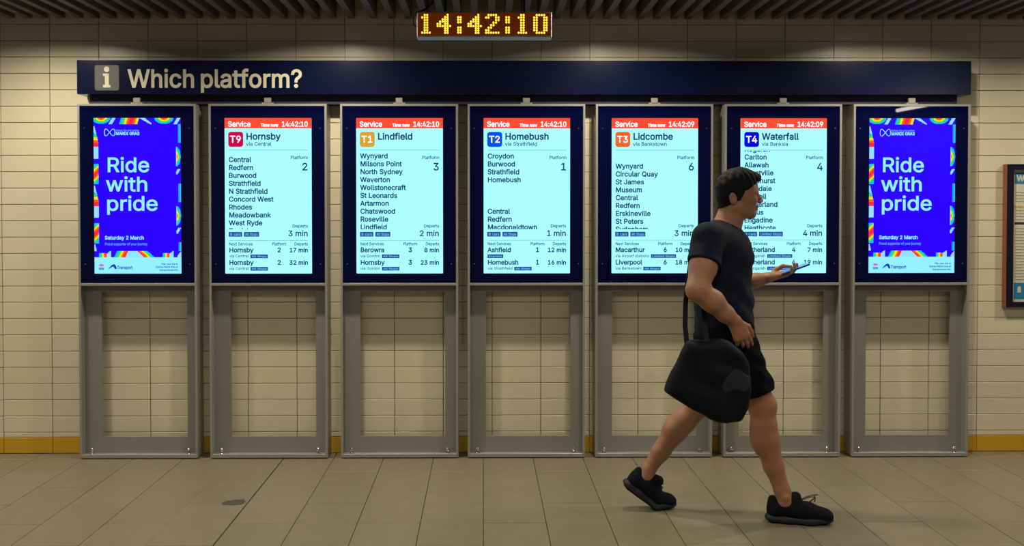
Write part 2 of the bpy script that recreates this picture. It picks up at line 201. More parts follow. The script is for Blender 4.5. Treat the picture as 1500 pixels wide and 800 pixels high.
GLYPHS = """.|188|95,-4 78,-1 63,9 53,24 50,41 53,59 63,73 78,83 95,87 113,83 128,73 138,59 141,41 138,24 128,9 113,-1;0|453|227,-7 174,1 130,24 95,62 69,113 53,178 48,254 53,330 69,395 95,447 130,484 174,508 227,516 279,508 323,484 358,447 384,395 400,330 405,254 400,178 384,113 359,62 323,24 279,1|227,50 261,56 290,74 313,103 330,144 340,194 344,254 340,314 330,365 313,405 290,435 261,453 227,460 192,453 163,435 140,405 123,365 113,314 109,254 113,194 123,144 140,103 163,74 192,56;1|453|76,0 76,55 391,55 391,0|276,509 276,0 212,0 212,448 86,358 86,427 198,509;2|453|64,0 64,47 234,229 282,282 299,305 311,327 318,348 320,371 317,397 308,419 293,436 273,449 250,457 224,460 196,457 172,447 153,433 139,413 130,390 127,362 66,362 71,405 86,442 111,473 143,496 182,511 225,516 268,511 306,497 337,474 361,445 376,411 381,372 378,345 371,318 357,290 336,259 267,180 153,60 389,57 389,0;3|453|218,-7 173,-3 133,10 98,30 70,57 52,91 44,132 109,132 115,107 126,87 144,71 165,59 191,52 219,50 248,53 275,61 297,74 315,93 325,116 329,145 326,172 316,196 299,217 275,234 242,244 201,248 157,248 157,299 288,448 288,452 70,452 70,509 372,509 372,461 211,278 211,289 264,288 308,276 344,253 371,222 387,186 393,145 387,103 370,66 344,36 309,12 266,-2;4|453|40,105 40,158 247,509 311,509 109,166 413,163 413,105|282,0 282,121 282,146 282,318 343,318 343,0;5|453|221,-7 178,-2 140,11 108,32 83,60 66,93 60,130 122,130 127,108 138,89 154,73 173,60 196,52 221,50 250,53 276,64 298,82 314,104 324,131 328,162 324,193 314,221 297,244 275,262 248,273 218,277 192,275 167,268 145,258 128,246 67,253 96,509 366,509 366,452 151,452 134,301 155,315 178,325 203,331 229,334 263,330 294,321 321,306 345,285 364,260 379,231 388,199 391,163 385,117 369,76 343,41 309,15 268,-1;6|453|226,-7 182,-1 142,15 109,40 84,74 69,115 64,162 68,199 80,239 102,285 137,340 252,509 322,509 151,261 145,261 154,275 165,288 179,299 196,307 214,312 235,314 278,309 316,295 346,271 370,240 384,201 389,157 384,112 368,73 343,39 310,14 271,-2|226,48 254,52 279,63 299,79 314,101 324,128 327,157 324,187 314,213 299,235 279,251 254,262 226,265 198,262 174,252 153,235 138,214 128,188 125,158 128,128 138,102 153,79 174,63 198,52;7|453|97,0 323,448 323,452 62,452 62,509 391,509 391,449 165,0;8|453|226,-7 178,-2 136,11 101,33 74,62 57,96 52,135 55,166 65,195 81,220 101,241 125,256 153,265 119,282 93,308 76,342 70,380 75,417 90,450 114,477 146,498 184,511 226,516 269,511 306,498 337,477 361,450 377,417 382,380 376,342 359,308 333,282 300,267 327,256 351,241 372,220 387,195 397,166 401,135 395,96 378,62 352,33 317,11 275,-2|226,49 258,52 285,60 307,74 323,91 333,113 337,139 333,165 322,189 305,208 283,223 256,232 226,235 196,232 169,223 147,208 130,189 119,165 115,139 119,113 129,91 145,74 167,60 195,52|226,290 252,292 274,300 293,313 307,330 316,351 319,376 316,399 308,420 294,437 275,449 252,457 226,460 200,457 177,449 159,437 145,420 136,399 133,376 136,351 145,330 159,313 178,300 201,292;9|453|226,516 271,510 310,494 343,468 368,434 384,393 389,347 385,309 373,270 350,224 315,168 200,0 130,0 301,248 307,248 299,234 287,221 273,210 257,202 238,196 218,195 175,199 137,214 106,237 83,269 68,307 64,352 69,397 85,436 110,469 143,494 182,510|226,460 199,457 174,446 154,429 138,407 129,381 125,352 129,322 138,295 154,274 174,257 199,247 226,243 254,247 279,257 299,273 314,295 324,321 327,350 324,381 314,407 299,429 279,446 254,457;:|188|95,-4 78,-1 63,9 53,24 50,41 53,59 63,73 78,83 95,87 113,83 128,73 138,59 141,41 138,24 128,9 113,-1|95,271 78,274 63,284 53,299 50,316 53,334 63,349 78,359 95,362 113,359 128,349 138,334 141,316 138,299 128,284 113,274;?|358|132,152 132,159 134,200 141,230 153,252 168,269 209,298 230,314 247,334 258,357 262,384 259,406 250,425 237,441 220,452 200,459 178,462 157,459 137,453 120,441 106,425 96,404 92,378 27,378 33,418 49,452 73,479 103,499 138,511 178,516 219,511 255,498 284,478 306,451 319,418 324,382 319,344 306,311 284,284 254,261 219,235 207,221 200,205 195,185 194,158 194,152|164,-4 146,-1 131,9 121,24 118,41 121,58 131,73 146,83 164,86 181,83 196,73 206,58 209,41 206,24 196,9 181,-1;A|480|16,0 201,509 276,509 463,0 395,0 287,302 264,372 232,478 245,478 213,371 191,302 85,0|110,142 110,199 370,199 370,142;B|456|60,0 60,509 241,509 289,504 329,491 359,469 381,442 394,410 398,374 395,344 387,320 373,301 356,286 336,275 315,267 315,262 339,257 363,245 385,227 402,203 414,173 418,136 413,100 400,67 377,39 344,18 301,4 247,0|125,57 245,57 296,63 330,80 349,105 355,137 352,161 342,184 327,203 306,218 279,228 248,231 125,231|125,285 238,285 265,288 288,296 308,309 323,326 333,348 336,372 330,403 313,429 283,446 240,452 125,452;C|510|267,-7 205,1 150,25 104,63 70,115 48,179 40,254 48,329 70,393 104,445 150,484 205,508 267,516 305,513 340,504 373,490 402,471 427,447 448,418 463,385 473,348 408,348 401,373 389,395 375,413 357,428 337,440 315,449 292,454 267,456 223,450 184,432 150,403 125,364 109,314 103,254 109,194 125,145 151,105 184,76 223,59 267,53 292,55 315,60 337,69 357,81 375,96 389,114 401,136 408,160 473,160 463,124 448,91 428,62 402,38 373,19 341,5 305,-4;D|502|219,0 96,0 96,57 215,57 272,63 318,81 354,110 379,149 394,198 399,255 394,312 379,361 354,399 320,428 275,446 221,452 93,452 93,509 225,509 294,501 353,478 399,441 433,391 455,329 462,255 455,181 433,119 398,68 351,31 291,8|125,509 125,0 60,0 60,509;E|419|60,0 60,509 372,509 372,452 125,452 125,286 355,286 355,229 125,229 125,57 375,57 375,0;G|520|269,-7 205,1 149,25 104,64 69,116 47,179 40,254 47,329 69,393 103,445 149,484 203,508 265,516 304,513 340,504 374,489 403,469 429,445 449,416 465,384 474,349 408,349 399,372 387,393 373,411 356,427 337,439 315,448 291,454 265,456 222,450 183,432 150,404 125,364 109,314 103,254 109,194 125,145 151,105 184,76 224,59 269,53 309,57 345,71 374,93 396,123 410,160 415,202 434,199 283,199 283,256 478,256 478,200 471,141 451,91 419,50 377,19 326,0;H|517|60,0 60,509 125,509 125,289 392,289 392,509 457,509 457,0 392,0 392,232 125,232 125,0;I|300|31,0 31,57 118,57 118,452 31,452 31,509 269,509 269,452 183,452 183,57 269,57 269,0;J|396|185,-7 124,3 75,33 44,81 33,145 33,173 98,173 98,145 104,104 122,74 149,56 185,50 220,56 248,74 266,104 272,145 272,509 336,509 336,145 326,81 294,33 246,3;K|467|104,145 104,216 139,261 174,303 212,344 364,509 448,509 231,276|60,0 60,509 125,509 125,334 124,225 125,193 125,0|372,0 188,259 228,309 449,0;L|393|60,0 60,509 125,509 125,57 361,57 361,0;M|628|60,0 60,509 152,509 277,187 287,159 299,123 311,84 322,49 307,49 318,83 330,121 342,158 352,187 476,509 568,509 568,0 504,0 504,291 504,327 505,369 506,413 507,457 513,457 498,409 482,363 467,322 456,291 342,0 286,0 170,291 159,321 145,361 129,408 112,457 119,457 120,416 121,372 122,328 122,291 122,0;N|523|60,0 60,509 136,509 343,183 363,151 388,107 414,55 405,54 401,108 399,157 399,195 399,509 463,509 463,0 387,0 202,290 177,331 148,381 108,452 119,454 122,384 124,328 125,291 125,0;O|533|267,-7 205,1 150,25 105,63 70,115 48,179 40,254 48,329 70,393 105,445 150,484 205,508 267,516 329,508 384,484 429,445 464,393 486,329 493,254 486,179 464,115 429,63 384,25 329,1|267,53 310,59 349,76 383,105 408,144 425,194 430,254 425,314 408,365 383,404 349,433 310,450 267,456 223,450 184,433 151,404 125,364 109,314 103,254 109,194 125,144 151,105 184,76 223,59;P|445|60,0 60,509 235,509 289,503 332,487 366,462 390,430 404,391 409,348 404,304 390,265 366,233 332,207 289,191 235,186 109,186 109,242 233,242 269,246 297,256 318,272 333,294 342,319 344,348 342,376 333,402 318,423 297,439 268,449 232,452 125,452 125,0;Q|533|245,159 313,159 369,85 384,65 468,-48 401,-48 346,27 331,46|267,-7 205,1 150,25 105,63 70,115 48,179 40,254 48,329 70,393 105,445 150,484 205,508 267,516 329,508 384,484 429,445 464,393 486,329 493,254 486,179 464,115 429,63 384,25 329,1|267,53 310,59 349,76 383,105 408,144 425,194 430,254 425,314 408,365 383,404 349,433 310,450 267,456 223,450 184,433 151,404 125,364 109,314 103,254 109,194 125,144 151,105 184,76 223,59;R|449|60,0 60,509 236,509 290,504 333,489 367,465 390,433 405,395 409,352 405,309 390,271 367,240 333,217 289,203 236,198 96,198 96,255 234,255 269,258 298,267 319,281 334,300 342,324 345,352 342,380 334,405 319,425 298,440 269,449 233,452 125,452 125,0|353,0 230,229 303,229 428,0;S|447|224,-9 172,-4 128,9 91,31 64,60 46,96 38,137 104,137 110,110 123,88 142,71 166,59 194,52 224,49 257,52 286,60 311,74 329,92 341,114 346,139 342,161 332,179 316,193 296,205 245,222 184,239 128,260 86,289 60,326 52,372 58,413 75,448 102,476 138,498 180,511 227,516 275,511 316,498 351,476 377,449 394,415 401,378 337,378 326,412 302,437 267,453 225,459 194,456 167,448 145,435 129,418 118,398 115,376 119,352 131,334 148,319 169,308 212,293 264,279 312,264 336,252 359,238 379,220 395,198 405,171 408,139 403,99 386,64 360,34 323,11 278,-4;T|449|32,452 32,509 417,509 417,452 257,452 257,0 193,0 193,452;W|686|155,0 16,509 82,509 163,196 175,145 187,94 197,40 189,40 200,94 211,145 224,196 306,509 380,509 462,196 474,145 486,94 497,40 488,40 499,94 510,145 523,196 603,509 670,509 530,0 455,0 368,323 351,391 336,475 350,475 335,395 318,323 230,0;Y|472|203,0 203,208 16,509 91,509 192,344 222,292 250,230 224,230 251,293 280,344 381,509 455,509 268,208 268,0;a|389|160,-9 126,-5 94,5 68,22 48,45 35,73 30,108 34,138 43,161 58,179 78,193 100,203 125,211 178,220 234,227 252,230 265,235 273,243 276,255 273,279 267,297 256,311 240,322 220,329 196,331 171,329 149,322 132,313 118,301 107,288 100,274 41,291 57,322 79,346 104,364 133,375 163,382 194,384 239,379 263,372 286,360 306,343 322,320 333,290 337,251 337,0 277,0 277,52 272,52 252,25 236,12 215,1 190,-6|170,45 202,49 228,59 248,74 263,93 272,115 276,138 276,190 259,182 231,176 200,171 175,168 134,159 117,150 103,139 95,124 92,105 94,87 102,72 114,61 130,52 149,47;b|424|229,-8 198,-5 172,4 153,17 138,31 118,59 112,59 112,0 53,0 53,509 114,509 114,319 118,319 137,346 152,360 171,373 197,381 229,384 274,378 313,361 345,332 370,293 385,245 390,189 385,133 370,84 346,45 313,16 274,-2|220,47 253,51 279,66 301,88 316,117 325,151 328,189 325,227 316,261 301,290 280,311 253,325 220,330 188,325 161,312 140,291 125,263 116,229 113,189 116,150 125,115 140,86 162,65 188,51;c|396|207,-8 159,-2 117,16 82,46 56,85 40,133 34,187 40,243 56,291 82,330 117,360 159,378 207,384 234,383 260,377 284,368 305,356 324,341 340,322 353,301 362,277 303,262 290,289 270,311 242,325 207,330 173,325 145,310 124,287 108,258 99,224 96,187 99,151 108,117 124,89 145,66 173,51 207,46 243,52 271,66 292,89 304,117 363,102 354,78 341,56 325,37 306,21 285,9 261,-1 235,-6;d|424|195,-8 151,-2 111,16 79,45 55,84 39,133 34,189 39,245 55,293 79,332 112,361 151,378 196,384 228,381 253,373 272,360 287,346 306,319 311,319 311,509 372,509 372,0 313,0 313,59 307,59 287,31 272,17 252,4 227,-5|205,47 236,51 263,65 284,86 299,115 309,150 312,189 309,229 300,263 284,291 263,312 237,325 205,330 172,325 145,311 124,290 108,261 99,227 96,189 99,151 109,117 124,88 145,66 172,51;e|404|212,-8 161,-2 117,16 82,46 56,85 40,132 34,187 39,242 55,290 81,329 115,359 157,378 205,384 236,382 266,374 294,361 319,341 341,315 357,282 368,242 371,194 371,169 75,169 75,221 338,221 310,202 307,237 298,269 283,294 263,314 237,326 205,330 173,326 146,313 125,294 109,270 99,241 96,211 96,178 100,139 110,106 128,80 151,61 179,50 212,46 234,48 254,53 271,61 285,73 297,88 306,105 365,91 353,63 335,39 311,19 283,4 249,-5;f|254|228,379 228,327 6,327 6,379|81,0 81,432 84,461 96,486 113,505 135,519 161,527 187,530 222,527 243,521 227,468 215,472 195,474 171,470 154,460 145,443 142,419 142,0;g|425|207,-151 168,-148 134,-140 105,-127 82,-110 64,-91 51,-69 101,-41 122,-66 136,-78 154,-88 178,-95 207,-97 249,-92 282,-75 304,-47 311,-6 311,68 306,68 287,41 272,28 252,16 227,8 195,5 152,10 113,27 80,53 55,90 39,136 34,191 39,246 55,293 80,332 112,361 152,378 196,384 228,382 253,373 273,360 288,346 308,319 313,319 313,379 372,379 372,-9 367,-54 350,-90 324,-117 291,-136 251,-147|205,59 237,63 264,75 285,95 300,121 309,154 312,193 309,231 300,264 285,291 264,312 237,325 205,330 172,325 145,312 124,290 109,262 99,229 96,193 99,155 109,123 124,96 145,76 172,63;h|410|114,227 114,0 53,0 53,509 114,509 114,287 102,287 124,332 152,362 187,379 227,384 264,380 295,369 321,349 341,321 353,285 357,240 357,0 296,0 296,235 290,275 273,304 246,323 210,329 184,326 161,317 141,303 126,283 117,257;i|167|53,0 53,379 114,379 114,0|84,443 67,446 54,455 44,468 41,483 44,499 54,512 67,521 84,524 100,521 114,512 123,499 126,483 123,468 114,455 100,446;j|167|53,379 114,379 114,-30 111,-63 102,-90 86,-113 65,-129 37,-139 4,-143 -10,-143 -10,-87 2,-87 25,-83 40,-72 50,-54 53,-29|83,443 67,446 53,455 44,468 41,483 44,499 53,512 67,521 83,524 100,521 114,512 123,499 126,483 123,468 114,455 100,446;k|381|110,137 110,212 121,212 284,379 360,379 184,199 177,199|53,0 53,509 114,509 114,0|294,0 148,186 191,229 372,0;l|189|139,-2 101,3 74,20 58,47 53,84 53,509 114,509 114,99 115,77 120,62 130,54 146,52 160,53 170,54 181,3 162,-1;m|610|53,0 53,379 112,379 112,295 108,295 118,323 132,346 151,363 172,376 195,384 219,386 257,380 287,361 309,331 321,295 312,295 322,321 337,343 357,361 381,375 407,383 437,386 468,383 497,372 522,354 541,328 553,296 557,255 557,0 496,0 496,254 490,289 473,313 447,326 419,330 395,328 374,320 358,307 345,290 338,270 335,247 335,0 274,0 274,260 269,288 253,311 229,326 199,330 178,328 158,320 140,307 126,289 117,266 114,238 114,0;n|410|114,227 114,0 53,0 53,379 112,379 112,287 102,287 124,332 152,362 187,379 227,384 264,380 295,369 321,349 341,321 353,285 357,240 357,0 296,0 296,235 290,275 273,304 246,323 210,329 184,326 161,317 141,303 126,283 117,257;o|415|207,-8 159,-2 117,16 82,46 56,85 40,133 34,187 40,243 56,291 82,330 117,360 159,378 207,384 256,378 299,360 333,330 359,291 376,243 381,187 376,133 359,85 333,46 299,16 256,-2|207,46 242,51 270,66 292,89 307,117 316,151 319,187 316,224 307,258 292,287 270,310 242,325 207,330 173,325 145,310 124,287 108,258 99,224 96,187 99,151 108,117 124,89 145,66 173,51;p|424|53,-143 53,379 112,379 112,319 118,319 137,346 152,360 171,373 197,381 229,384 274,378 313,361 345,332 370,293 385,245 390,189 385,133 370,84 346,45 313,16 274,-2 229,-8 198,-5 173,4 153,17 138,31 118,59 114,59 114,-143|220,47 253,51 279,66 301,88 316,117 325,151 328,189 325,227 316,261 301,290 280,311 253,325 220,330 188,325 161,312 140,291 125,263 116,229 113,189 116,150 125,115 140,86 162,65 188,51;q|424|372,-143 311,-143 311,59 306,59 287,31 272,17 252,4 227,-5 195,-8 151,-2 111,16 79,45 55,84 39,133 34,189 39,245 55,293 79,332 112,361 151,378 196,384 228,381 253,373 272,360 287,346 307,319 313,319 313,379 372,379|205,47 236,51 263,65 284,86 299,115 309,150 312,189 309,229 300,263 284,291 263,312 237,325 205,330 172,325 145,311 124,290 108,261 99,227 96,189 99,151 109,117 124,88 145,66 172,51;r|259|53,0 53,379 112,379 112,321 130,347 152,367 181,380 213,385 229,384 243,384 243,322 230,324 207,326 182,323 159,315 140,301 126,284 117,262 114,237 114,0;s|365|182,-8 145,-5 112,3 84,18 62,38 45,63 36,94 94,107 105,79 124,60 150,49 181,45 217,50 244,62 262,81 268,103 265,121 254,136 237,147 212,155 149,170 104,186 72,208 53,237 47,274 51,305 65,332 87,354 115,370 149,381 187,384 223,381 254,372 279,358 299,339 314,316 324,290 268,277 258,298 243,316 219,328 187,333 156,329 131,317 114,299 109,277 112,258 124,243 144,232 172,223 229,209 275,194 306,171 325,142 331,107 326,75 312,47 290,24 260,6 223,-5;t|227|204,379 204,327 6,327 6,379|65,471 126,471 126,98 128,76 136,61 150,53 170,50 185,51 202,54 213,2 192,-3 168,-4 125,2 92,21 72,52 65,93;u|410|182,-5 146,-1 115,11 89,31 69,59 57,95 53,139 53,379 114,379 114,144 119,105 137,75 164,56 200,50 226,53 249,62 268,77 283,97 293,122 296,153 296,379 357,379 357,0 298,0 298,92 307,92 286,47 257,17 222,0;v|389|163,0 17,379 84,379 165,155 187,87 206,21 184,21 203,87 224,155 305,379 371,379 226,0;w|567|138,0 23,379 87,379 133,214 154,137 175,41 165,41 186,135 206,214 252,379 316,379 362,214 382,136 402,41 391,41 413,135 434,214 480,379 545,379 429,0 368,0 319,172 305,225 291,280 277,338 291,338 277,280 263,225 248,172 199,0;x|379|21,0 171,218 171,171 29,379 100,379 147,306 179,253 207,206 175,206 202,253 233,306 282,379 352,379 209,169 209,214 358,0 287,0 231,85 200,136 173,182 205,182 178,136 148,85 91,0;y|389|47,-139 61,-86 71,-87 88,-90 104,-89 118,-84 130,-74 141,-58 151,-36 163,-1 17,379 84,379 165,155 187,87 206,21 184,21 202,87 224,155 305,379 371,379 204,-58 191,-85 177,-107 159,-124 139,-136 117,-143 91,-145 65,-143;z|380|42,0 42,46 254,320 48,323 48,379 333,379 333,331 126,60 126,56 339,56 339,0"""
# ------------------------------------------------------------------ lettering from glyph outlines
GL = {}
for rec in GLYPHS.split(';'):
    p = rec.split('|')
    GL[p[0]] = (int(p[1])/1000, [[tuple(int(q)/1000 for q in c.split(',')) for c in l.split(' ')] for l in p[2:] if l])
SPACE = 0.20
CAP = 0.509
def text_width(s): return sum(SPACE if c == ' ' else GL[c][0] for c in s)
GT = {}
def glyph_tris(ch, bold):
    """triangles of a glyph whose outlines may cross themselves (non-zero winding), thickened by bold"""
    if (ch, bold) in GT: return GT[ch, bold]
    loops = GL[ch][1]
    def area(l): return sum(l[i-1][0]*l[i][1]-l[i][0]*l[i-1][1] for i in range(len(l)))/2
    sg = 1 if max((area(l) for l in loops), key=abs) > 0 else -1
    def grow(l, b):
        out = []; n = len(l)
        for i in range(n):
            p, q, r = Vector(l[i-1]), Vector(l[i]), Vector(l[(i+1) % n]); a = (q-p).normalized(); c = (r-q).normalized()
            nn = Vector((-a.y, a.x))+Vector((-c.y, c.x))
            if nn.length < 1e-6: out.append(tuple(q)); continue
            nn.normalize(); k = b/max(0.6, nn.dot(Vector((-a.y, a.x)))); out.append((q.x+nn.x*k, q.y+nn.y*k))
        return out
    if bold: loops = [grow(l, -bold*sg) for l in loops]
    vs = []; es = []
    for l in loops:
        k = len(vs); vs += [Vector((a*10, b*10)) for a, b in l]; es += [(k+i, k+(i+1) % len(l)) for i in range(len(l))]
    ov, oe, of = mathutils.geometry.delaunay_2d_cdt(vs, es, [], 0, 1e-5)[:3]
    keep = []
    for f in of:
        cx = sum(ov[i].x for i in f)/len(f)/10; cy = sum(ov[i].y for i in f)/len(f)/10; w = 0
        for l in loops:
            for i in range(len(l)):
                (x0, y0), (x1, y1) = l[i-1], l[i]
                if (y0 > cy) != (y1 > cy) and cx < (x1-x0)*(cy-y0)/(y1-y0)+x0: w += 1 if y1 > y0 else -1
        if w: keep.append(tuple(f))
    GT[ch, bold] = ([(v.x/10, v.y/10) for v in ov], keep); return GT[ch, bold]
class Letters:
    """collects strings (x right, z up) and turns them into one flat mesh facing -y"""
    def __init__(s, bold=0.0): s.items = []; s.bold = bold
    def put(s, txt, x, z, cap, width=None, align='L', track=0.0):
        sc = cap/CAP; w = text_width(txt)*sc; xs = (width/w if width else 1.0)*sc; w = text_width(txt)*xs
        if align == 'R': x -= w
        elif align == 'C': x -= w/2
        for ch in txt:
            if ch == ' ': x += SPACE*xs; continue
            a, loops = GL[ch]
            s.items.append((ch, x, z, xs, sc))
            x += a*xs
        return s
    def mesh(s, name, m, y, clip=None):
        V_ = []; F_ = []
        for ch, ox, oz, xs, sc in s.items:
            vv, ff = glyph_tris(ch, round(s.bold/sc, 3)); k = len(V_)
            V_ += [(ox+px*xs, y, oz+pz*sc) for px, pz in vv]; F_ += [tuple(k+t for t in f) for f in ff]
        bm = bmesh.new(); vs = [bm.verts.new(v) for v in V_]
        for f in F_:
            try: bm.faces.new([vs[i] for i in f])
            except ValueError: pass
        if clip:
            for zc, up_ in ((clip[0], 1), (clip[1], -1)):
                bmesh.ops.bisect_plane(bm, geom=bm.verts[:]+bm.edges[:]+bm.faces[:], plane_co=(0, 0, zc), plane_no=(0, 0, -up_), clear_outer=True)
        bmesh.ops.delete(bm, geom=[v for v in bm.verts if not v.link_faces], context='VERTS'); bm.normal_update()
        for f in bm.faces:
            if f.normal.y > 0: f.normal_flip()
        me = bpy.data.meshes.new(name); bm.to_mesh(me); bm.free(); me.materials.append(m); return me
def write(name, m, parent, y, bold, *args, clip=None, **kw):
    """one string of print as a part of its own"""
    return link(name, Letters(bold).put(*args, **kw).mesh(name, m, y, clip=clip), parent)
def rect_poly(x0, x1, z0, z1, r=0.0, n=5):
    if r <= 0: return [(x0,z0),(x1,z0),(x1,z1),(x0,z1)]
    out = []
    for cx, cz, a0 in ((x1-r,z0+r,-90),(x1-r,z1-r,0),(x0+r,z1-r,90),(x0+r,z0+r,180)):
        for i in range(n+1):
            a = math.radians(a0+90*i/n); out.append((cx+r*math.cos(a), cz+r*math.sin(a)))
    return out

# ------------------------------------------------------------------ the setting: tiled wall, floor, slatted ceiling
TX0, TW, TH = -2.94566, 0.30, 0.10
UNIT_X = [-2.42, -1.64, -0.855, -0.093, 0.675, 1.449, 2.224]; UW = 0.705
wall = MB().box(-7.2, 7.2, 0.0, 0.15, 0.0, 3.1)
wall_o = struct(obj('wall_back', wall, M_GROUT))
def hidden(x, z):                      # is this spot of the wall covered by a display, the sign or the poster
    cx, cz = x*0.975, 1.479+(z-1.479)*0.975
    if 2.12 < cz < 2.387 and -2.42 < cx < 2.93: return True
    for u in UNIT_X:
        if u < cx < u+UW and (cz > 1.04 or cz < 0.13 or not (u+0.11 < cx < u+0.63)): return True
    return cx > 3.2 and 0.9 < cz < 1.78
tile_me = MB().box(0.0022, TW-0.0022, -0.007, 0.0, 0.0018, TH-0.0018, 0.0012).mesh('wall_tile', M_TILE)
cut_me = MB().box(0.0022, TW-0.0022, -0.007, 0.0, 0.0018, 0.028, 0.0012).mesh('wall_tile', M_TILE)
cells = []
for k in range(-14, 34):
    for j in range(0, 31):
        z0 = 0.13+TH*j; x0 = TX0+TW*k
        if z0+TH > 3.1: continue
        vis = 0
        if -3.3 < x0+TW/2 < 3.55 and z0 < 2.75:
            for a in (0.1, 0.3, 0.5, 0.7, 0.9):
                for b in (0.15, 0.5, 0.85):
                    x = x0+TW*a; z = z0+TH*b
                    if -2.95 < x < 3.30 and z < 2.76 and not hidden(x, z): vis += 1
        cells.append((vis, x0, z0))
cells.sort(key=lambda c: -c[0])
cut = [(TX0+TW*k, 0.10) for k in range(-1, 22)]
single = [c for c in cells[:300-len(cut)] if c[0] > 0]; rest = cells[len(single):]
for v, x0, z0 in single: link('wall_tile', tile_me, wall_o, (x0, 0, z0))
for x0, z0 in cut: link('wall_tile', cut_me, wall_o, (x0, 0, z0))
mb = MB()
for v, x0, z0 in rest: mb.box(x0+0.0022, x0+TW-0.0022, -0.007, 0, z0+0.0018, z0+TH-0.0018)
for k in list(range(-14, -1))+list(range(22, 34)): mb.box(TX0+TW*k+0.0022, TX0+TW*(k+1)-0.0022, -0.007, 0, 0.1018, 0.128)
obj('wall_tile_field', mb, M_TILE, wall_o)['kind'] = 'stuff'
base = struct(obj('baseboard_back', MB().box(-7.2, 7.2, -0.003, 0.0, 0.0, 0.0995), M_GROUT))
sk_me = MB().box(0.0015, TW-0.0015, -0.009, -0.003, 0.002, 0.0985, 0.001).mesh('skirting_tile', M_YELLOW)
for k in range(-13, 33): link('skirting_tile', sk_me, base, (TX0+TW*k, 0, 0))

floor_o = struct(obj('floor', MB().box(-7.2, 7.2, -9.0, 0.15, -0.08, -0.006), M_FGROUT))
ft = {}
def floor_tile_mesh(L):
    key = round(L, 3)
    if key not in ft: ft[key] = MB().box(0.0015, TW-0.0015, 0.0015, L-0.0015, -0.006, 0.0, 0.0010).mesh('floor_tile', M_FLOOR)
    return ft[key]
rest = MB()
for k in range(-24, 24):
    x0 = 0.3*k
    first = -0.14 if k % 2 == 0 else -0.435
    ys = [-0.009]+[first-0.6*i for i in range(0, 15) if first-0.6*i > -9.0]+[-9.0]
    for a, b in zip(ys[:-1], ys[1:]):
        dx = 0.004 if k == -5 else 0.0
        if -3.75 < x0 < 3.9 and a > -1.9:
            link('floor_tile', floor_tile_mesh(a-b), floor_o, (x0-(0.003 if k == -5 else 0), b, random.uniform(-0.0004, 0.0004)))
        else: rest.box(x0+0.0015-dx, x0+TW-0.0015-dx, b+0.0015, a-0.0015, -0.006, 0.0)
st = MB(); q = [(-1.225,-1.045),(-1.215,-1.00),(-1.235,-0.955),(-1.275,-0.962),(-1.318,-0.985),(-1.333,-1.02),(-1.318,-1.052),(-1.27,-1.058)]
st.v = [(a, b, 0.0006) for a, b in q]+[(a, b, 0.0001) for a, b in q]; st.f = [tuple(range(8))]+[(i, (i+1) % 8, 8+(i+1) % 8, 8+i) for i in range(8)]
obj('floor_patch', st, mat('dark_floor_mark', (0.055, 0.043, 0.032), 0.6, noise=0.3, nscale=60), floor_o)
obj('floor_tile_field', rest, M_FLOOR, floor_o)['kind'] = 'stuff'

ceil_o = struct(obj('ceiling', MB().box(-7.2, 7.2, -9.0, 0.15, 3.02, 3.15), M_SOFFIT))
pl = [-24, 1, 25, 50, 73, 98, 124, 148, 173, 198, 222, 247, 272, 298, 321, 345, 370, 395, 421, 444, 468, 492, 519, 551, 578, 602]
pr = [904, 929, 953, 979, 999, 1027, 1051, 1077, 1102, 1127, 1151, 1175, 1201, 1224, 1249, 1273, 1297, 1322, 1347, 1371, 1396, 1420, 1445, 1473, 1495]
cen = [-2.94566+(p-5-1.2)*0.3/71.7 for p in pl]; cen2 = [-2.94566+(p+5-1.2)*0.3/71.7 for p in pr]
sx = cen+[cen[-1]+(cen2[0]-cen[-1])*i/13 for i in range(1, 13)]+cen2
while sx[0] > -6.9: sx.insert(0, sx[0]-0.1035)
while sx[-1] < 6.9: sx.append(sx[-1]+0.1035)
slat_me = MB().box(-0.020, 0.020, -5.6, -0.022, 2.662, 2.80, 0.001).mesh('slat', M_SLAT)
cutm = MB(); ends = [-0.022]+[v for y in LAMP_Y for v in (y+0.075, y-0.075)]+[-5.6]
for a, b in zip(ends[::2], ends[1::2]): cutm.box(-0.020, 0.020, b, a, 2.662, 2.80, 0.001)
cut_slat_me = cutm.mesh('slat', M_SLAT)          # a slat interrupted by the downlights
for x in sx: link('slat', cut_slat_me if any(abs(x-l) < 0.09 for l in LAMP_X) else slat_me, ceil_o, (x, 0, random.uniform(-0.002, 0.002)))
mb = MB()
for y in (-0.5, -1.9, -3.3, -4.7): mb.box(-7.1, 7.1, y-0.02, y+0.02, 2.80, 2.85)
obj('slat_carrier', mb, M_SOFFIT, ceil_o)

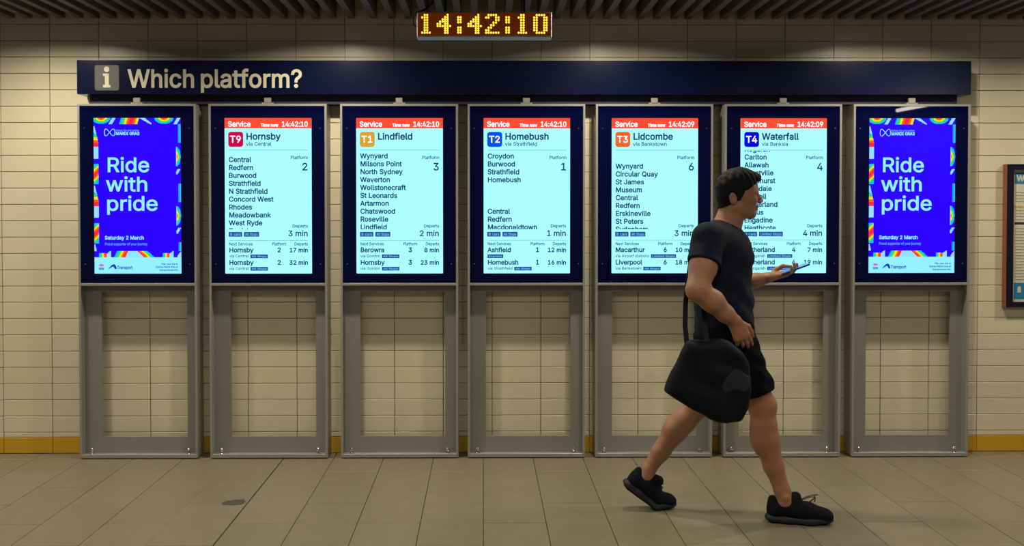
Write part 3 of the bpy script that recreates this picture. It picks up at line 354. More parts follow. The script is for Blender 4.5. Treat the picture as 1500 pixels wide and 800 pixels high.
# ------------------------------------------------------------------ downlights
ring = MB(); n = 28
for i in range(n):
    pass
def ring_mesh():
    m = MB(); prof = [(0.060, 0.004), (0.066, 0.004), (0.066, 0.060), (0.060, 0.060)]
    for i in range(n):
        t = 2*math.pi*i/n
        for r, z in prof: m.v.append((r*math.cos(t), r*math.sin(t), z))
    for i in range(n):
        for j in range(4): a = i*4+j; b = i*4+(j+1) % 4; c = ((i+1) % n)*4; m.f.append((a, b, c+(j+1) % 4, c+j))
    return m.mesh('can', M_CABLE)
ring_me = ring_mesh(); disc_me = MB().cyl((0, 0, 0.0300), (0, 0, 0.038), 0.060, n=28).mesh('lamp_disc', M_LAMP)
rows = ['wall side', 'middle', 'far']
order = ['first', 'second', 'third', 'fourth', 'fifth', 'sixth']
for k, y in enumerate(LAMP_Y):
    for i, x in enumerate(LAMP_X):
        r = empty('downlight', (x, y, 2.648), 'round recessed downlight, %s from the left in the %s row of the slatted ceiling' % (order[i], rows[k]), 'ceiling light', 'downlights in the slatted ceiling')
        link('can', ring_me, r); link('lamp_disc', disc_me, r)
        lo = bpy.data.objects.new('beam', lamp_data[k]); C.objects.link(lo); lo.parent = r; lo.location = (0, 0, 0.027)
tr = empty('tube_light', (4.69, -4.62, 2.62), 'bare white tube light on the ceiling to the right, reflected in the last screen', 'ceiling light')
obj('tube', MB().cyl((-0.06, -0.43, 0), (0.06, 0.43, 0), 0.019, n=14), M_TUBE, tr, True)
obj('batten', MB().box(-0.03, 0.03, -0.46, 0.46, 0.024, 0.04), M_LAMPRING, tr)

# ------------------------------------------------------------------ overhead sign
sg = empty('overhead_sign', (0.255, -0.09, 2.183), 'long navy sign reading Which platform? above the row of screens', 'sign')
world_part('sign_box', MB().box(-2.42, 2.93, -0.150, -0.018, 2.186, 2.388, 0.002).mesh('sign_box', M_SIGN), sg)
world_part('backing_rail', MB().box(-2.363, 2.87, -0.10, -0.016, 2.133, 2.186).mesh('backing_rail', M_HOUS), sg)
ic = world_part('icon_plate', MB().prism(rect_poly(-2.312, -2.168, 2.208, 2.358, 0.012), -0.1535, -0.149).mesh('icon_plate', M_ICON), sg); ic['label'] = 'grey square information symbol with a white i'
m = MB().cyl((-2.240, -0.1565, 2.333), (-2.240, -0.153, 2.333), 0.0165, n=20)
m.prism([(-2.262,2.225),(-2.218,2.225),(-2.218,2.240),(-2.227,2.240),(-2.227,2.308),(-2.262,2.308),(-2.262,2.294),(-2.251,2.294),(-2.251,2.240),(-2.262,2.240)], -0.1565, -0.153)
o = link('information_symbol', m.mesh('information_symbol', M_SIGNTXT), ic)
world_part('lettering', Letters(0.0032).put('Which', -2.118, 2.2275, 0.104, width=0.402).mesh('lettering', M_SIGNTXT, -0.1508), sg)
world_part('lettering', Letters(0.0032).put('platform?', -1.690, 2.2275, 0.104, width=0.612).mesh('lettering', M_SIGNTXT, -0.1508), sg)

# ------------------------------------------------------------------ the seven screen units
S = 0.00411; SZ1 = 2.045; SXL = -0.2565            # screen pixel pitch, top and left edge in unit coordinates
SYF = -0.1475
def U(u): return SXL+u*S
def V(v): return SZ1-v*S
sh = {}
def shared(name, build):
    if name not in sh: sh[name] = build()
    return sh[name]
H = UW/2
def unit_frame():
    m = MB()
    for s in (-1, 1):
        m.box(min(s*H, s*(H-0.013)), max(s*H, s*(H-0.013)), -0.150, -0.144, 0.006, 2.130, 0.0012)
    m.box(-H+0.013, H-0.013, -0.150, -0.144, 2.116, 2.130, 0.0012)
    m.box(-H+0.013, H-0.013, -0.150, -0.060, 1.042, 1.057, 0.0012)
    m.box(-H+0.013, H-0.013, -0.150, -0.144, 0.006, 0.028, 0.0012)
    m.box(-H+0.006, H-0.006, -0.144, -0.070, 0.010, 0.020)
    m.box(-H+0.006, H-0.006, -0.144, -0.025, 2.120, 2.128)
    return m.mesh('frame', M_STEEL)
def side(s):
    a, b = s*H, s*(H-0.006)
    return MB().box(min(a, b), max(a, b), -0.144, -0.020, 0.006, 2.128).mesh('side_channel', M_STEEL)
def lower_panel():
    m = MB(); y0, y1 = -0.080, -0.068
    m.box(-H+0.006, -0.243, y0, y1, 0.012, 1.042); m.box(0.272, H-0.006, y0, y1, 0.012, 1.042)
    m.box(-0.243, 0.272, y0, y1, 0.012, 0.118); m.box(-0.243, 0.272, y0, y1, 1.0, 1.042)
    return m.mesh('lower_panel', M_PANEL)
def bolt():
    return MB().cyl((0, 0, 0), (0, 0, 0.006), 0.013, n=6).cyl((0, 0, 0.006), (0, 0, 0.020), 0.006, n=10).sphere((0, 0, 0.028), 0.0115, 10).mesh('bolt', M_CHROME, True)
def make_unit(xl, label, kind):
    r = empty('information_screen', (xl+H, 0, 0), label, 'screen', 'row of screens on the tiled wall')
    link('frame', shared('frame', unit_frame), r)
    link('side_channel', shared('sl', lambda: side(-1)), r); link('side_channel', shared('sr', lambda: side(1)), r)
    link('lower_panel', shared('lp', lower_panel), r)
    link('housing', shared('ho', lambda: MB().box(-0.335, 0.335, -0.128, -0.022, 1.060, 2.112).mesh('housing', M_HOUS)), r)
    bz = link('glass_bezel', shared('bz', lambda: MB().box(-H+0.0132, H-0.0132, -0.1455, -0.128, 1.0575, 2.1155).mesh('glass_bezel', M_BEZEL)), r)
    scm = shared('scm', lambda: MB().cyl((0, -0.0008, 0), (0, 0.001, 0), 0.0045, n=10).mesh('screw', M_CHROME))
    for x, z in ((-0.312, 1.985), (0.312, 1.985), (-0.312, 1.172), (0.312, 1.172)): link('screw', scm, bz, (x, -0.1462, z))
    for x in (-0.295, 0.288): link('bolt', shared('bolt', bolt), r, (x, -0.112, 0.020))
    link('hanger_tab', shared('tab', lambda: MB().box(-0.02, 0.02, -0.146, -0.13, 2.131, 2.166, 0.001).box(-0.034, 0.034, -0.146, -0.12, 2.1305, 2.138).mesh('hanger_tab', M_STEEL)), r)
    face = M_ADBLUE if kind == 'ad' else M_SCREEN
    p = link('screen_panel', shared('pan'+kind, lambda: MB().prism(rect_poly(U(0), U(126), V(226.3), V(0), 0.003, 2), SYF, -0.1456).mesh('screen_panel', face)), r)
    return r, p
def flat(name, polys, m, parent, y):
    b = MB()
    for q in polys: b.prism(q, y, y+0.0002)
    return obj(name, b, m, parent)
Y1, Y2, Y3 = SYF-0.0004, SYF-0.0008, SYF-0.0012

def service(xl, code, badge, title, via, time, stops, v0, plat, mins, tag2, rows, where):
    r, p = make_unit(xl, 'lit departures screen headed %s %s, %s' % (code, title, where), 'svc')
    flat('header_bar', [rect_poly(U(0), U(126), V(15), V(0))], M_RED, p, Y1)
    bm_ = emis('lit_badge_'+code.lower(), badge, 1.0)
    flat('route_badge', [rect_poly(U(5.2), U(27), V(42), V(20), 4*S)], bm_, p, Y1)
    def wt(name, *a, **k): return write(name, M_WHITE, p, Y2, 0.0011, *a, **k)
    def dk(name, *a, bold=0.0014, **k): return write(name, M_TXT, p, Y1, bold, *a, **k)
    wt('heading_lettering', 'Service', U(4.9), V(12.4), 7.3*S, 33*S); wt('caption_lettering', 'Time now', U(52.5), V(12.4), 4.3*S, 25.5*S); wt('time_lettering', time, U(121), V(12.4), 7.3*S, 38.5*S, 'R')
    wt('route_lettering', code, U(16), V(35.6), 9.6*S, 17*S, 'C')
    dk('destination_name', title, U(31), V(31.2), 9.2*S, bold=0.0018)
    if via: dk('via_lettering', via, U(31), V(40.2), 5.3*S, bold=0.0006)
    dk('platform_caption', 'Platform', U(121), V(59.6), 4.6*S, 25.5*S, 'R', bold=0.0006); dk('platform_number', plat, U(121), V(76), 10.6*S, None, 'R', bold=0.0014)
    dk('departs_caption', 'Departs', U(120.5), V(159.2), 4.4*S, 22.8*S, 'R', bold=0.0006); dk('departure_time', mins+' min', U(120.5), V(171.8), 8.0*S, None, 'R', bold=0.0013)
    for n_, x, w, al in (('Next Services', 5.6, 34.5, 'L'), ('Platform', 89, 21, 'R'), ('Departs', 120.5, 20, 'R')): dk('column_caption', n_, U(x), V(185.2), 4.2*S, w*S, al, bold=0.0006)
    tags = [(5.2, 24.7, 165.7, 172.6, '8 cars'), (27.4, 27.4+(22 if tag2 == 'All Stops' else 35), 165.7, 172.6, tag2)]
    for i, (n_, pl_, mi, vi, tg) in enumerate(rows):
        z = 195.2+18.2*i
        dk('service_name', n_, U(5.6), V(z), 6.5*S); dk('service_platform', pl_, U(78.5), V(z), 6.5*S, None, 'C'); dk('service_time', mi+' min', U(120.5), V(z), 6.1*S, None, 'R')
        x = 5.6
        if vi:
            dk('service_route', vi, U(x), V(z+7.6), 4.1*S, bold=0.0004); x += text_width(vi)*4.1/CAP+2.5
        tags.append((x, x+text_width(tg)*3.8/CAP+3.5, z+3.3, z+8.8, tg))
    for i, s_ in enumerate(stops):
        if s_: dk('stop_name', s_, U(5.6), V(v0+11.5*i), 7.0*S, clip=(V(162.0), V(47.5)))
    flat('rule_line', [rect_poly(U(5.6), U(120.5), V(46.9), V(46.2))], M_RULE, p, Y1)
    flat('rule_line', [rect_poly(U(5.6), U(120.5), V(178.4), V(177.8))], M_RULE, p, Y1)
    for a, b, c, d, t in tags:
        flat('service_tag', [rect_poly(U(a), U(b), V(d), V(c))], M_TAG, p, Y1)
        write('tag_lettering', M_TAGTXT, p, Y2, 0.0002, t, U((a+b)/2), V(d-1.5), (d-c-3.0)*S, (b-a-3.5)*S, 'C')

HUE = [(1.0,0.02,0.05),(1.0,0.12,0.0),(1.0,0.75,0.0),(0.05,0.75,0.08),(0.0,0.55,0.9)]
PALE = (0.30, 0.75, 1.0); DEEP = (0.022, 0.0, 1.0)
def rainbow(t):                             # t 0 at the centre, 1 at the rim
    return HUE[min(4, max(0, int(t*5)))]
def ad_colour(u, v):
    if v < 9:
        for cu in (11, 102):
            d = math.hypot((u-cu)/14, (v+1)/9.5)
            if d < 1: return rainbow(d)
        if 27 < u+v*0.6 < 32: return PALE
        if 121 < u+v*0.6 < 126: return PALE
        if 40 < u+v*0.3 < 66: return rainbow(abs(u+v*0.3-56)/16)
        if 66 < u < 84 and v < (u-66)*0.55 and v > (u-74)*0.8: return PALE
    if v > 193.5:
        w = v-193.5
        if 7 < u < 18 and w > 3: return rainbow(1-(u-7)/11)
        if 17.5 < u < 24 and w > (24-u)*0.8-1: return PALE
        if 33-w*0.5 < u < 49-w*0.5: return rainbow(1-(u-33+w*0.5)/16)
        if 49-w*0.5 <= u < 62+w*1.1: return PALE
        if 62+w*1.1 < u < 77+w*1.1: return rainbow((u-62-w*1.1)/15)
        if 99 < u < 109 and w > 3: return rainbow(1-(u-99)/10)
        if 109 < u < 115 and w > (115-u)*0.8-1: return PALE
        if u > 121 and w > (126-u)*1.2: return PALE
        return None
    if u < 7 and v > 12:
        w = (v-12) % 86
        if w < 30:
            if u < 7*(w/30)+1.2: return PALE if w < 9+u else rainbow(max(0, 1-(w-9)/19))
        elif w < 47: return PALE
        elif w < 55: return None
        elif w < 84: return rainbow(min(0.99, abs(w-69+(u-3))/15))
    if u > 119:
        w = (v+4) % 86
        if 13 < w < 40 and u > 122.5: return (0.02, 0.35, 1.0) if u < 124.5 else (0.02, 0.6, 1.0)
        if 46 < w < 74:
            d = math.hypot((w-60)/14, (u-119.5)/6.2)
            if d < 1: return rainbow(0.15+0.85*d) if u > 120.2 else PALE
        if w > 78 and abs(u-119-(86-w)*0.6) < 2: return PALE
    return None
def ad_border():
    me = bpy.data.meshes.new('rainbow_border'); v = []; f = []; cols = []
    st = 0.75
    def area(u0, u1, v0, v1):
        nu = round((u1-u0)/st); nv = round((v1-v0)/st)
        for i in range(nu):
            for j in range(nv):
                a = u0+i*st; b = v0+j*st; c = ad_colour(a+st/2, b+st/2)
                if c:
                    k = len(v); v.extend([(U(a), Y1, V(b+st)), (U(a+st), Y1, V(b+st)), (U(a+st), Y1, V(b)), (U(a), Y1, V(b))]); f.append((k, k+1, k+2, k+3)); cols.append(c)
    area(0, 126, 0, 9); area(0, 7.5, 9, 193.5); area(118.5, 126, 9, 193.5); area(0, 126, 193.5, 202.5)
    me.from_pydata(v, [], f); at = me.color_attributes.new('print', 'FLOAT_COLOR', 'CORNER')
    for i, c in enumerate(cols):
        for j in range(4): at.data[i*4+j].color = (*c, 1)
    m = emis('lit_rainbow_print', (1, 1, 1), 1.0); nt = m.node_tree; a = nt.nodes.new('ShaderNodeVertexColor'); a.layer_name = 'print'
    nt.links.new(a.outputs[0], nt.nodes['Principled BSDF'].inputs['Emission Color']); me.materials.append(m); return me
M_PINKL = emis('lit_pink_logo', (0.75, 0.12, 0.45), 1.0)
M_LOGOB = emis('lit_logo_blue', (0.01, 0.04, 0.45), 1.0)
def ad_unit(xl, label):
    r, p = make_unit(xl, label, 'ad')
    link('rainbow_border', shared('border', ad_border), p)
    M_MID = shared('mid', lambda: emis('lit_mid_cyan', (0.12, 0.42, 1.0), 1.0))
    def ws(name, m, yy, bold, txt, *a):
        link(name, shared('w'+txt, lambda: Letters(bold).put(txt, *a).mesh(name, m, yy)), p)
    for t, u, v, w in (('Ride', 18, 78.3, 63), ('with', 17, 106.3, 62), ('pride', 17, 134.3, 76)): ws('headline_lettering', M_ADTXT, Y1, 0.0020, t, U(u), V(v), 20.6*S, w*S)
    ws('date_lettering', M_ADTXT, Y1, 0.0010, 'Saturday 2 March', U(15), V(176.5), 5.0*S, 57*S)
    ws('event_lettering', M_ADTXT, Y1, 0.0010, 'MARDI GRAS', U(32), V(24.6), 4.2*S, 34.5*S)
    ws('small_lettering', M_MID, Y1, 0.0003, 'Proud supporter of your journey', U(15), V(184.8), 3.4*S, 62*S)
    ws('small_lettering', M_MID, Y1, 0.0003, 'Sydney Gay and Lesbian', U(32), V(19.3), 2.6*S, 34*S)
    def loop():
        m = MB(); N = 40
        pts = []
        for i in range(N+1):
            t = 2*math.pi*i/N; pts.append((U(23.2+7.6*math.sin(t)*(0.86+0.14*abs(math.sin(t)))), Y1, V(21+5.4*math.sin(2*t)*(0.75+0.25*abs(math.sin(t))))))
        m.tube(pts, 0.0019, 4); return m.mesh('loop_logo', M_ADTXT)
    link('loop_logo', shared('loop', loop), p)
    b = link('footer_band', shared('foot', lambda: MB().prism(rect_poly(U(0), U(126), V(226.2), V(202.5)), Y1, Y1+0.0002).mesh('footer_band', M_ADTXT)), p)
    ws('footer_lettering', M_LOGOB, Y2, 0.0008, 'Transport', U(32.5), V(219.6), 4.6*S, 22.5*S)
    for t, v, w in (('Plan your trip to', 213.4, 24), ('Sydney Mardi Gras at', 217.8, 32), ('transportnsw.info', 222.2, 27)): ws('footer_lettering', M_LOGOB, Y2, 0.0004, t, U(121), V(v), 2.5*S, w*S, 'R')
    ws('footer_lettering', M_LOGOB, Y2, 0.0008, 'NSW', U(10), V(220.8), 3.4*S, 7.5*S, 'C')
    def swoosh():
        m = MB(); pts = [(19.0,219.5),(20.5,218.5),(22.5,216.2),(25,213.6),(28.2,212.3),(30.6,214.2),(31.6,217.0),(32.2,219.6),(29.4,219.6),(28.3,217.2),(26.6,215.9),(24.2,217.2),(21.8,218.7)]
        m.prism([(U(a), V(b_)) for a, b_ in reversed(pts)], Y2, Y2+0.0002)
        return m.mesh('arch_logo', M_LOGOB)
    link('arch_logo', shared('sw', swoosh), p)
    def lotus():
        m = MB()
        for a in (-60, -30, 0, 30, 60):
            t = math.radians(a); cx, cz = 10+2.6*math.sin(t), 215.6-2.2*math.cos(t)
            q = []
            for i in range(10):
                h = 2*math.pi*i/10; x = 0.75*math.cos(h); y = 1.9*math.sin(h)
                q.append((U(cx+x*math.cos(t)+y*math.sin(t)), V(cz+x*math.sin(t)-y*math.cos(t))))
            m.prism(q, Y2-0.0001*(a % 7), Y2+0.0002)
        return m.mesh('flower_emblem', M_PINKL)
    link('flower_emblem', shared('lotus', lotus), p)

ad_unit(UNIT_X[0], 'lit blue Ride with pride poster screen at the left end of the row')
service(UNIT_X[1], 'T9', (0.62, 0.0, 0.07), 'Hornsby', 'via Central', '14:42:10',
        ['Central','Redfern','Burwood','Strathfield','N Strathfield','Concord West','Rhodes','Meadowbank','West Ryde','Denistone'], 63.9, '2', '3', 'All Stops',
        [('Hornsby','2','17','via Central','All Stops'),('Hornsby','2','32','via Central','All Stops')], 'crimson badge')
service(UNIT_X[2], 'T1', (0.72, 0.36, 0.03), 'Lindfield', '', '14:42:10',
        ['Wynyard','Milsons Point','North Sydney','Waverton','Wollstonecraft','St Leonards','Artarmon','Chatswood','Roseville','Lindfield'], 58.5, '3', '2', 'All Stops',
        [('Berowra','3','8','via Gordon','All Stops'),('Hornsby','3','23','via Gordon','All Stops')], 'mustard badge')
service(UNIT_X[3], 'T2', (0.0, 0.08, 0.85), 'Homebush', 'via Strathfield', '14:42:10',
        ['Ashfield','Croydon','Burwood','Strathfield','Homebush','','','','Central','Redfern','Macdonaldtown'], 47.2, '1', '1', 'All Stops',
        [('Ashfield','1','12','','Express'),('Homebush','1','16','via Strathfield','All Stops')], 'blue badge')
service(UNIT_X[4], 'T3', (0.95, 0.13, 0.02), 'Lidcombe', 'via Bankstown', '14:42:09',
        ['Wynyard','Circular Quay','St James','Museum','Central','Redfern','Erskineville','St Peters','Sydenham'], 73.4, '6', '3', 'All Stops',
        [('Macarthur','6','10','via Airport stations','Limited Stops'),('Liverpool','6','18','via Bankstown','All Stops')], 'orange badge')
service(UNIT_X[5], 'T4', (0.0, 0.0, 0.75), 'Waterfall', 'via Banksia', '14:42:09',
        ['Kogarah','Carlton','Allawah','Hurstville','Penshurst','Mortdale','Jannali','Sutherland','Loftus','Engadine','Heathcote'], 48.6, '4', '4', 'Limited Stops',
        [('Sutherland','4','7','via Kogarah','Limited Stops'),('Sutherland','4','19','via Kogarah','Limited Stops')], 'deep blue badge, behind the walking man')
ad_unit(UNIT_X[6], 'lit blue Ride with pride poster screen at the right end of the row')

# ------------------------------------------------------------------ LED clock
ck = empty('digital_clock', (0.008, -0.745, 2.40), 'hanging amber LED clock reading 14:42:10 above the navy sign', 'clock')
world_part('casing', MB().box(-0.350, 0.364, -0.800, -0.700, 2.408, 2.540, 0.003).mesh('casing', M_LEDCASE), ck)
fc = world_part('display_window', MB().box(-0.344, 0.358, -0.8025, -0.799, 2.416, 2.535).mesh('display_window', M_LEDFACE), ck)
DG = {'1': ['.##.','###.','.##.','.##.','.##.','.##.','.##.','####'],
      '4': ['....#.','...##.','..###.','.####.','##.##.','######','...##.','...##.','...##.'],
      '2': ['.####.','##..##','....##','...##.','..##..','.##...','##....','######'],
      '0': ['.####.','##..##','##..##','##..##','##..##','##..##','##..##','.####.'],
      ':': ['##','##','..','..','##','##']}
DG['1'] = ['.##.','.##.','###.','.##.','.##.','.##.','.##.','.##.','####'][1:]
DG['1'] = ['.##.','###.','.##.','.##.','.##.','.##.','.##.','####']
px = 0.01315
def led(m, pat, x0, ztop):
    n_ = len(pat); pz = 0.1065/(n_) if n_ >= 8 else px
    for j, rrow in enumerate(pat):
        for i, c in enumerate(rrow):
            if c == '#': m.sphere((x0+i*px, -0.8035, ztop-(j+0.5)*pz), 0.0052, 8, (1, 0.5, 1.1))
m = MB()
k_ = 0.708/196
def lx(p): return -0.352+(p-611)*k_
ZT = 2.530
for ch, p in (('1', 619.5), ('4', 642), ('4', 687), ('2', 712.8), ('1', 760.5), ('0', 783.3)): led(m, DG[ch], lx(p), ZT)
for p in (672, 742.5):
    led(m, ['##','##','##'][:3], lx(p), ZT-0.012); led(m, ['##','##','##'], lx(p), ZT-0.066)
o = obj('led_dots', m, M_LED, fc); o['kind'] = 'stuff'
m = MB()
for x in (-0.20, 0.22): m.cyl((x, -0.745, 2.545), (x, -0.745, 2.80), 0.006, n=10)
world_part('hanger_rod', m.mesh('hanger_rod', M_CABLE), ck)
world_part('cable', MB().tube([(-0.35,-0.74,2.47),(-0.372,-0.74,2.485),(-0.376,-0.74,2.515),(-0.355,-0.74,2.548),(-0.31,-0.74,2.565),(-0.27,-0.74,2.60),(-0.26,-0.74,2.72),(-0.26,-0.74,2.80)], 0.006, 8).mesh('cable', M_CABLE, True), ck)

# ------------------------------------------------------------------ poster case on the right
po = empty('poster_case', (3.55, 0, 0.90), 'black framed information poster on the wall at the right edge', 'poster')
m = MB(); X0, X1, Z0, Z1 = 3.212, 3.90, 0.895, 1.776
m.box(X0, X0+0.045, -0.040, -0.0075, Z0, Z1, 0.002); m.box(X1-0.045, X1, -0.040, -0.0075, Z0, Z1, 0.002)
m.box(X0+0.045, X1-0.045, -0.040, -0.0075, Z1-0.034, Z1, 0.002); m.box(X0+0.045, X1-0.045, -0.040, -0.0075, Z0, Z0+0.034, 0.002)
world_part('frame', m.mesh('frame', M_POSTERF), po)
world_part('edge_strip', MB().box(X0-0.008, X0, -0.042, -0.0075, Z0, Z1, 0.001).mesh('edge_strip', M_COPPER), po)['label'] = 'red brown outer edge strip'
pp = world_part('printed_sheet', MB().box(X0+0.045, X1-0.045, -0.016, -0.010, Z0+0.034, Z1-0.034).mesh('printed_sheet', M_PAPER), po)
def pprint(name, rects, mm):
    m = MB()
    for a, b, c, d in rects: m.box(a, b, -0.0168, -0.0161, c, d)
    return link(name, m.mesh(name, mm), pp)
pprint('blue_heading', [(X0+0.062, X1-0.06, 1.655, 1.725)], M_PBLUE); pprint('blue_footer', [(X0+0.062, X1-0.06, 0.945, 1.045)], M_PBLUE)
pprint('orange_bar', [(X0+0.062, X1-0.06, 1.508, 1.518)], M_PORANGE); pprint('black_bar', [(X0+0.062, X1-0.06, 1.405, 1.42)], M_PINK)
rr = []
for i in range(30):
    z = 1.60-0.0185*i
    if abs(z-1.513) < 0.014 or abs(z-1.412) < 0.018: continue
    rr.append((X0+0.068, X0+0.068+random.uniform(0.05, 0.09), z, z+0.0045))
    for q in range(3):
        rr.append((X0+0.19+0.14*q, X0+0.19+0.14*q+random.uniform(0.06, 0.12), z, z+0.0045))
pprint('fine_print', rr, M_PGREY)['kind'] = 'stuff'
L = Letters(0.002); L.put('W', X0+0.072, 1.673, 0.036)
link('heading_letter', L.mesh('heading_letter', M_PAPER, -0.0172), pp)
m = MB().sphere((X0+0.095, -0.0168, 1.012), 0.012, 10, (1, 0.08, 1)).box(X0+0.083, X0+0.107, -0.0174, -0.0168, 0.985, 1.008)
link('footer_symbol', m.mesh('footer_symbol', M_PAPER), pp)

# ------------------------------------------------------------------ implicit surfaces for the figure
class Field:
    def __init__(s, lo, hi, h):
        s.lo = np.array(lo, float); s.h = h; s.n = np.ceil((np.array(hi)-s.lo)/h).astype(int)+1
        s.F = np.full(s.n, 0.2, np.float32)
        s.ax = [(s.lo[i]+h*np.arange(s.n[i])).astype(np.float32) for i in range(3)]
    def sl(s, lo, hi, pad):
        a = np.maximum(0, np.floor((np.array(lo)-pad-s.lo)/s.h).astype(int)); b = np.minimum(s.n, np.ceil((np.array(hi)+pad-s.lo)/s.h).astype(int)+1)
        return tuple(slice(int(i), int(max(i, j))) for i, j in zip(a, b))
    def grid(s, sl): return (s.ax[0][sl[0]][:, None, None], s.ax[1][sl[1]][None, :, None], s.ax[2][sl[2]][None, None, :])
    def mix(s, sl, d, k, op='u'):
        A = s.F[sl]
        if op == 'u':
            if k > 0: h = np.maximum(k-np.abs(A-d), 0)/k; A[...] = np.minimum(A, d)-h*h*k*0.25
            else: A[...] = np.minimum(A, d)
        elif op == 's':
            d = -d
            if k > 0: h = np.maximum(k-np.abs(A-d), 0)/k; A[...] = np.maximum(A, d)+h*h*k*0.25
            else: A[...] = np.maximum(A, d)
        else: A[...] = np.maximum(A, d)
    def cone(s, a, b, ra, rb, k=0.02, sc=(1, 1, 1), op='u', inf=0.0):
        a = np.array(a, float); b = np.array(b, float); S_ = np.array(sc, float); R = max(ra, rb)+inf
        sl = s.sl(np.minimum(a, b)-R*S_, np.maximum(a, b)+R*S_, k+3*s.h); x, y, z = s.grid(sl)
        if 0 in s.F[sl].shape: return
        aa = a/S_; bb = b/S_; ab = bb-aa; L2 = max(float(ab@ab), 1e-9)
        px_, py_, pz_ = x/S_[0]-aa[0], y/S_[1]-aa[1], z/S_[2]-aa[2]
        t = np.clip((px_*ab[0]+py_*ab[1]+pz_*ab[2])/L2, 0, 1)
        d = (np.sqrt((px_-t*ab[0])**2+(py_-t*ab[1])**2+(pz_-t*ab[2])**2)-(ra+(rb-ra)*t))*S_.min()-inf
        s.mix(sl, d.astype(np.float32), k, op)
    def chain(s, pts, rs, k=0.02, sc=(1, 1, 1), inf=0.0):
        for i in range(len(pts)-1): s.cone(pts[i], pts[i+1], rs[i], rs[i+1], k, sc, 'u', inf)
    def ell(s, c, r, k=0.02, op='u', rot=None, inf=0.0):
        c = np.array(c, float); r = np.array(r, float)+inf; R = r.max()
        sl = s.sl(c-R, c+R, k+3*s.h); x, y, z = s.grid(sl)
        if 0 in s.F[sl].shape: return
        x = x-c[0]; y = y-c[1]; z = z-c[2]
        if rot:                             # rotation about y by angle (radians)
            cc, ss = math.cos(rot), math.sin(rot); x, z = x*cc+z*ss, -x*ss+z*cc
        q = np.sqrt((x/r[0])**2+(y/r[1])**2+(z/r[2])**2); g = np.sqrt((x/r[0]**2)**2+(y/r[1]**2)**2+(z/r[2]**2)**2)+1e-6
        s.mix(sl, (q*(q-1)/g).astype(np.float32), k, op)
    def plane(s, p, n, k=0.0):              # keep the side n points away from
        x, y, z = s.grid((slice(None),)*3); d = (x-p[0])*n[0]+(y-p[1])*n[1]+(z-p[2])*n[2]
        s.F = np.maximum(s.F, d.astype(np.float32))
    def warp(s, fn):
        x, y, z = s.grid((slice(None),)*3); s.F = (s.F+fn(x, y, z)).astype(np.float32)
    def mesh(s, name, m, post=None):
        F = s.F; h = s.h; I = F < 0
        cnt = sum(I[a:F.shape[0]-1+a, b:F.shape[1]-1+b, c:F.shape[2]-1+c].astype(np.int8) for a in (0, 1) for b in (0, 1) for c in (0, 1))
        act = (cnt > 0) & (cnt < 8); idx = np.argwhere(act); vid = np.full(act.shape, -1, np.int32); vid[act] = np.arange(len(idx))
        acc = np.zeros((len(idx), 3)); num = np.zeros(len(idx))
        for ax in range(3):
            o1, o2 = [q for q in range(3) if q != ax]
            for a in (0, 1):
                for b in (0, 1):
                    off = np.zeros(3, int); off[o1] = a; off[o2] = b; off2 = off.copy(); off2[ax] = 1
                    p = idx+off; q = idx+off2; fa = F[p[:, 0], p[:, 1], p[:, 2]]; fb = F[q[:, 0], q[:, 1], q[:, 2]]
                    cr = (fa < 0) != (fb < 0); t = fa[cr]/(fa[cr]-fb[cr]); pos = off+np.zeros((cr.sum(), 3)); pos[:, ax] = t
                    acc[cr] += pos; num[cr] += 1
        V_ = s.lo+h*(idx+acc/num[:, None]); quads = []
        for ax in range(3):
            o1, o2 = [(1, 2), (2, 0), (0, 1)][ax]
            A = np.moveaxis(I, ax, 0); ch = A[:-1] != A[1:]; st_ = A[:-1] & ch
            e = np.argwhere(np.moveaxis(ch, 0, ax)); e = e[(e[:, o1] > 0) & (e[:, o2] > 0) & (e[:, o1] < F.shape[o1]-1) & (e[:, o2] < F.shape[o2]-1)]
            inside = I[e[:, 0], e[:, 1], e[:, 2]]
            def g(d1, d2):
                q = e.copy(); q[:, o1] -= d1; q[:, o2] -= d2; return vid[q[:, 0], q[:, 1], q[:, 2]]
            Q = np.stack([g(0, 0), g(1, 0), g(1, 1), g(0, 1)], 1); Q[~inside] = Q[~inside][:, ::-1]; quads.append(Q)
        Q = np.concatenate(quads); Q = Q[(Q >= 0).all(1)]
        # light laplacian smoothing
        E = np.concatenate([Q[:, [0, 1]], Q[:, [1, 2]], Q[:, [2, 3]], Q[:, [3, 0]]]); n = len(V_)
        for w in (0.5, -0.45, 0.4):
            sm = np.zeros_like(V_); c_ = np.bincount(E[:, 0], minlength=n)+np.bincount(E[:, 1], minlength=n)
            for j in range(3): sm[:, j] = np.bincount(E[:, 0], V_[E[:, 1], j], n)+np.bincount(E[:, 1], V_[E[:, 0], j], n)
            V_ = V_+w*(sm/np.maximum(c_, 1)[:, None]-V_)
        if post is not None: V_ = post(V_)
        me = bpy.data.meshes.new(name); me.vertices.add(n); me.vertices.foreach_set('co', V_.astype(np.float32).ravel())
        me.loops.add(Q.size); me.loops.foreach_set('vertex_index', Q.ravel().astype(np.int32)); me.polygons.add(len(Q))
        me.polygons.foreach_set('loop_start', np.arange(0, Q.size, 4, dtype=np.int32)); me.polygons.foreach_set('loop_total', np.full(len(Q), 4, np.int32))
        me.update(calc_edges=True); me.validate(); me.materials.append(m); me.shade_smooth(); return me

